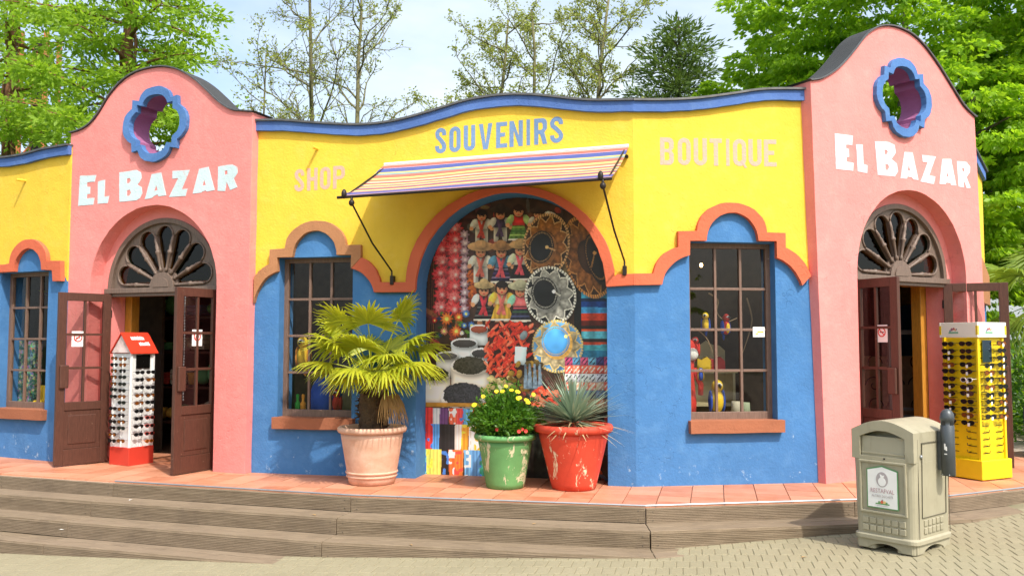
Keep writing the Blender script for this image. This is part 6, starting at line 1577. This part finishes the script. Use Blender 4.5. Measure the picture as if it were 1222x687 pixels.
broadleaf('broadleaf_tree', 'rounded green tree filling behind the far right corner', 9.4, 22.5, 5.6, 3.4, 4.2, 380, 110, .14, lime, 24)
# --- dawn redwood on the left: feathery sprays along near-horizontal limbs
feather = leaf_mat('feathery_leaf', (.145, .265, .018), (.32, .50, .045), .5, .5, .3)
def redwood(label, x, y, H, rad, nbr, per, seed, leaf=.125, zmin=3.0, trunk_r=.20):
    rg = np.random.default_rng(seed); rr = random.Random(seed); t = tree_root('redwood_tree', x, y, label); m = MB()
    m.tube([(0, 0, 0), (.03, 0, H * .3), (-.03, .03, H * .6), (0, 0, H)], [trunk_r * 1.25, trunk_r, trunk_r * .65, .03], 14)
    for i in range(70):   # shaggy bark strips
        a = rr.uniform(0, 6.28); z = rr.uniform(.5, H * .8); rr_ = trunk_r * (1.2 - .75 * z / H)
        m.tube([(rr_ * math.cos(a), rr_ * math.sin(a), z), (rr_ * 1.15 * math.cos(a), rr_ * 1.15 * math.sin(a), z + .25), (rr_ * math.cos(a + .1), rr_ * math.sin(a + .1), z + .6)], [.02, .03, .01], 4)
    PP, DD = [], []
    for i in range(nbr):
        f = (i + rr.random()) / nbr; z = zmin + (H - zmin) * f; L = rad * (1.05 - .75 * f ** 1.3) * rr.uniform(.6, 1.15); a = i * 2.4 + rr.uniform(-.4, .4)
        d = Vector((math.cos(a), math.sin(a), rr.uniform(.0, .30))); p0 = Vector((0, 0, z)); side = Vector((-d.y, d.x, 0))
        pts = [p0 + d * L * s + Vector((0, 0, -.35 * L * s * s * .45)) for s in (0, .25, .5, .75, 1)]
        m.tube(pts, [.045, .035, .025, .016, .006], 5)
        nsp = max(5, int(L * 6.5))
        for k in range(nsp):
            s = rr.uniform(.18, 1.0); c = pts[0].lerp(pts[-1], s) + Vector((0, 0, .06)); ln = (1.1 - .6 * s) * rr.uniform(.35, .85); sg = rr.choice((-1, 1))
            sd_ = (side * sg + d * rr.uniform(.2, .9) + Vector((0, 0, rr.uniform(-.25, .25)))).normalized()
            if rr.random() < .35: m.tube([c, c + sd_ * ln], [.01, .003], 3)
            q = int(per * ln * rr.uniform(.8, 1.2)) + 4
            tt = rg.random(q) * 1.05; off = rg.normal(size=(q, 3)) * np.array([.13, .13, .07])
            P = np.array(c)[None] + np.array(sd_)[None] * (tt * ln)[:, None] + off; P[:, 2] -= .14 * tt
            PP.append(P); DD.append(np.array(sd_)[None] * .6 + off * 6 + rg.normal(size=(q, 3)) * .35 + np.array([0, 0, -.15]))
    m.build('trunk', bark_red, t, smooth=True)
    P = np.concatenate(PP); D = np.concatenate(DD)
    leaf_cloud('crown', P, D, rg.uniform(leaf * .7, leaf * 1.35, len(P)), feather, t, .42, rg, .1)
    return t
redwood('tall feathery redwood with reddish trunk behind the left gable', -7.55, 17.0, 11.5, 3.4, 62, 105, 31)
redwood('second feathery green tree at the far left edge', -10.7, 18.5, 11.5, 2.9, 46, 95, 32)
# --- thin trees just coming into leaf
spring = leaf_mat('young_leaf', (.19, .24, .045), (.36, .41, .10), .4, .5, .3)
def bare_tree(label, x, y, H, seed, trunks=1, lean=0.0, spread=1.0, leafn=3, nlat=16, r0=.085, leaf=.078, mat=None, bk=None, low=.38):
    rr = random.Random(seed); rg = np.random.default_rng(seed); t = tree_root('slender_tree', x, y, label); m = MB(); PP, DD = [], []
    def branch(p, d, L, r, dep):
        n = 6; pts = [p]; q = p; dd = d
        for i in range(n):
            dd = (dd + Vector((rr.gauss(0, .16), rr.gauss(0, .16), rr.gauss(.05, .10)))).normalized(); q = q + dd * L / n; pts.append(q)
            if dep <= 1:
                for _ in range(leafn):
                    if rr.random() < .75: PP.append(tuple(q + Vector((rr.gauss(0, .055), rr.gauss(0, .055), rr.gauss(0, .05))))); DD.append((rr.gauss(0, 1), rr.gauss(0, 1), rr.gauss(-.2, .6)))
        m.tube(pts, [r * (1 - .75 * i / n) + .003 for i in range(n + 1)], 5 if dep > 1 else 3, cap=False)
        if dep == 0: return
        for i in range(7 if dep > 1 else 5):
            k = rr.randint(1, n); s = pts[k]; dl = (pts[k] - pts[k - 1]).normalized(); v = Vector((rr.gauss(0, 1), rr.gauss(0, 1), rr.gauss(.1, .6))); v = (v - dl * v.dot(dl)).normalized()
            branch(s, (dl * .75 + v * rr.uniform(.5, .95)).normalized(), L * rr.uniform(.30, .52) * (1.15 - .5 * k / n), r * .42, dep - 1)
    for k in range(trunks):
        kk = k - (trunks - 1) / 2; n = 10; pts = []; p = Vector((kk * .42, 0, 0)); d = Vector((lean + kk * .05, 0, 1))
        for i in range(n + 1):
            pts.append(p); d = (d + Vector((rr.gauss(0, .05), rr.gauss(0, .05), 0)) + Vector((-d.x * .15, 0, 0))).normalized(); p = p + d * H / n
        m.tube(pts, [r0 * (1 - .8 * i / n) + .006 for i in range(n + 1)], 8)
        for i in range(nlat):
            f = low + (.97 - low) * (i + rr.random()) / nlat; j = min(n - 1, int(f * n)); s = pts[j].lerp(pts[j + 1], f * n - j); a = rr.uniform(0, 6.28)
            branch(s, Vector((math.cos(a) * spread, math.sin(a) * spread, rr.uniform(.35, 1.0))).normalized(), H * .30 * (1.15 - .75 * f) * rr.uniform(.7, 1.2), r0 * .42 * (1.1 - .7 * f), 2)
    m.build('trunk', bk or bark_green, t, smooth=True)
    if PP: leaf_cloud('crown', np.array(PP), np.array(DD), rg.uniform(leaf * .6, leaf * 1.3, len(PP)), mat or spring, t, .55, rg, .1)
    return t
bare_tree('pair of slender mossy trunks with sparse leaves behind the SHOP lettering', -4.6, 22.5, 12.5, 41, 2, .0, 1.0, 1, 20, .11)
bare_tree('thin young tree with few leaves next to left gable shoulder', -5.75, 20.0, 9.0, 42, 1, .02, 1.0, 1, 12, .05)
bare_tree('small sparse tree left of centre behind the wall', -1.5, 23.0, 8.8, 43, 1, .0, 1.1, 2, 18, .06)
bare_tree('forked tree with spreading bare branches behind the SOUVENIRS lettering', -.05, 22.5, 10.8, 44, 2, .0, 1.3, 2, 20, .10)
bare_tree('straight mossy trunk with sparse spring leaves left of conifer', 2.0, 22.0, 12.0, 45, 1, .0, 1.1, 3, 24, .12)
bare_tree('leafy sapling in front of dark conifer', 3.3, 20.5, 6.9, 46, 1, .05, 1.0, 8, 14, .06)
# --- trees across the square, mirrored in the panes
for i, (x, y) in enumerate(((-15, -25), (-7, -28), (0, -26), (7.5, -29), (15, -25))):
    t = broadleaf('broadleaf_tree', ORD[i].replace('top', 'first') + ' tree of the row across the square, mirrored in the panes', x, y, 5.2, 3.9, 4.4, 150, 60, .34, lime, 70 + i)
    t['group'] = 'trees across the square'
# --- dark conifer
dark = leaf_mat('dark_needles', (.055, .10, .022), (.13, .21, .045), .3, .6, .25)
def conifer(label, x, y, H, rad, seed):
    rg = np.random.default_rng(seed); rr = random.Random(seed); t = tree_root('conifer_tree', x, y, label); m = MB(); m.tube([(0, 0, 0), (0, 0, H)], [.16, .02], 8); PP, DD = [], []
    for i in range(70):
        f = i / 70; z = H * (.35 + .64 * f); L = rad * (1.05 - f) ** .75 * rr.uniform(.45, 1.35); a = i * 2.4
        d = Vector((math.cos(a), math.sin(a), .12)); p0 = Vector((0, 0, z)); m.tube([p0, p0 + d * L], [.025, .005], 4)
        q = int(200 * L + 30); s = rg.random(q) ** .7; off = rg.normal(size=(q, 3)) * np.array([.16, .16, .10])
        PP.append(np.array(p0)[None] + np.array(d)[None] * (s * L)[:, None] + off); DD.append(np.array(d)[None] * .5 + off * 4 + np.array([0, 0, .25]) + rg.normal(size=(q, 3)) * .3)
    m.build('trunk', bark, t); P = np.concatenate(PP); D = np.concatenate(DD)
    leaf_cloud('crown', P, D, rg.uniform(.12, .24, len(P)), dark, t, .25, rg, .1)
conifer('dark green conifer standing behind the BOUTIQUE wall', 4.35, 22.5, 10.4, 2.5, 51)
# --- fan palm and shrubs past the right door
gp = empty('fan_palm', (7.9, 12.9, gz(7.4))); tag(gp, 'fan palm with stiff green fans at the right edge', 'palm')
palm_saved = palm; palm = gp
for i, (a, el) in enumerate(((-1.9, 50), (-2.7, 35), (-1.2, 30), (-.4, 45), (-2.2, 10), (-1.5, 5), (-2.9, 0), (-.8, 0), (.5, 40), (2.2, 45), (1.4, 60), (-2.0, 70))):
    frond(a, R(el), 0.8, .68, .25 if el > 20 else .7, leaf_mat('green_palm_leaf', (.10, .19, .02), (.24, .34, .05), .35, .4, .4) if i == 0 else gp.children[0].data.materials[0], 30, 240, seed=100 + i)
m = MB(); m.tube([(0, 0, -.2), (0, 0, 1.1)], [.14, .10], 10); m.build('trunk', fibre, gp)
palm = palm_saved
for c in gp.children:
    if c.name.startswith('frond'): c.location.z += .95
def shrub(label, x, y, z0, rx, rz, seed, mat):
    rg = np.random.default_rng(seed); t = empty('shrub', (x, y, z0)); tag(t, label, 'shrub'); n = 3200
    d = unit(n, rg); d[:, 2] = np.abs(d[:, 2]); r = rg.random(n) ** .4 * (1 + .2 * np.sin(d[:, 0] * 6) * np.cos(d[:, 1] * 5))
    o = leaf_cloud('foliage', d * np.array([rx, rx, rz]) * r[:, None], d + rg.normal(size=(n, 3)) * .6, rg.uniform(.08, .15, n), mat, t, .5, rg); o['kind'] = 'stuff'
    m = MB()
    for i in range(7): m.tube([(0, 0, -.1), (rx * .4 * math.cos(i), rx * .4 * math.sin(i), rz * .6)], [.03, .008], 5)
    m.build('stems', bark, t)
shrub('dark green shrub beneath the palm at the right edge', 8.6, 13.6, .3, 1.3, 1.9, 61, bush_leaf)
shrub('leafy green shrub behind the open right door', 9.3, 15.6, .3, 1.5, 3.2, 62, lime)
# dark planter box past the right door
pb = empty('planter_box', (7.2, 11.6, gz(7.2)), R(30)); tag(pb, 'dark wooden planter box at the right edge past the door', 'planter')
for i in range(4): m = MB(); m.box((0, 0, .12 + i * .17), (.9, .5, .16)); m.build('slat', plain('dark_planter', (.03, .028, .025), .7, var=.2), pb, bevel=.006)
m = MB(); m.box((-.1, 0, .90), (.3, .3, .42)); o = m.build('white_box', M['white'], pb, bevel=.01)
# --- ride tower far behind on the left
rt = empty('ride_tower', (-16.1, 29.5, -.4)); tag(rt, 'orange lattice ride tower showing through leaves at far left', 'tower')
om = plain('ride_orange', (.48, .15, .05), .5, var=.3); rw = plain('ride_pale', (.6, .62, .62), .5)
for sx in (-1, 1):
    for sy in (-1, 1): m = MB(); m.box((sx * .42, sy * .42, 6.4), (.13, .13, 12.8)); m.build('column', om, rt)
for k in range(12):
    z = .6 + k * .98
    m = MB(); m.box((0, -.42, z), (.84, .10, .12)); m.build('cross_beam', om, rt)
    m = MB(); m.tube([(-.42, -.42, z), (.42, -.42, z + .98)], .04, 6); m.build('brace', om, rt)
m = MB(); m.box((0, 0, 6.4), (.30, .30, 12.6)); m.build('guide_rail', M['iron'], rt)
m = MB(); m.ell((.25, -.6, 9.6), (.38, .3, .42)); m.build('red_ball', plain('ride_red', (.6, .03, .05), .4), rt, smooth=True)
for k, (x, z, c) in enumerate(((-.9, 2.6, (.7, .5, .05)), (.9, 3.2, (.6, .05, .04)), (-.2, 2.0, (.7, .5, .05)), (.6, 2.2, (.1, .3, .6)), (1.4, 2.4, (.7, .4, .05)))):
    m = MB(); m.lathe([(.05, -.35), (.34, -.1), (.38, .1), (.2, .35), (.03, .42)], 14, (x, -.9, z)); m.build('gondola', plain('ride_paint', c, .5), rt, smooth=True)
m = MB(); m.tube([(2.6, 0, 0), (2.6, 0, 9.2)], [.08, .05], 8); m.build('mast', M['grey_metal'], rt)

# --- a few dry leaves and scraps on the steps
lf = plain('dry_leaf', (.38, .24, .10), .9); scrap = plain('paper_scrap', (.75, .74, .70), .8)
for i, (x, y, z, c, lab) in enumerate(((-4.35, 8.62, .142, scrap, 'tiny white paper scrap on the lower left timber step'), (-4.0, 9.35, .297, scrap, 'tiny white paper scrap on the upper left timber step'), (-1.9, 8.55, .297, lf, 'dry leaf on the top timber tread below the palm'), (.2, 8.13, .297, lf, 'dry leaf on the top timber tread below the green pot'), (-.9, 7.98, .142, lf, 'dry leaf on the second timber tread left of centre'), (2.4, 7.35, gz(2.4) + .003, lf, 'dry leaf on the paving left of the bin'))):
    m = MB(); m.add([(-.03, 0, 0), (-.01, -.014, .006), (.03, 0, .002), (-.01, .014, .005)], [(0, 1, 2, 3)]); o = m.build('dry_leaf' if c is lf else 'paper_scrap', c, loc=(x, y, z + .003), rot=(0, 0, i * 1.3)); tag(o, lab, 'leaf' if c is lf else 'scrap')

# --- bead chain behind the glass of the left doorway's right leaf
ch = MB(); z = 1.28
while z < 2.5:
    ch.ell(TL.p(2.02, .14 + .004 * math.sin(z * 9), z), (.009, .009, .013), 6, 4); z += .034
ch.tube([TL.p(2.02, .14, 1.27), TL.p(2.02, .14, 2.5)], .003, 4)
o = ch.build('bead_chain', M['grey_metal']); tag(o, 'pale bead chain hanging behind the right leaf of left door', 'chain')
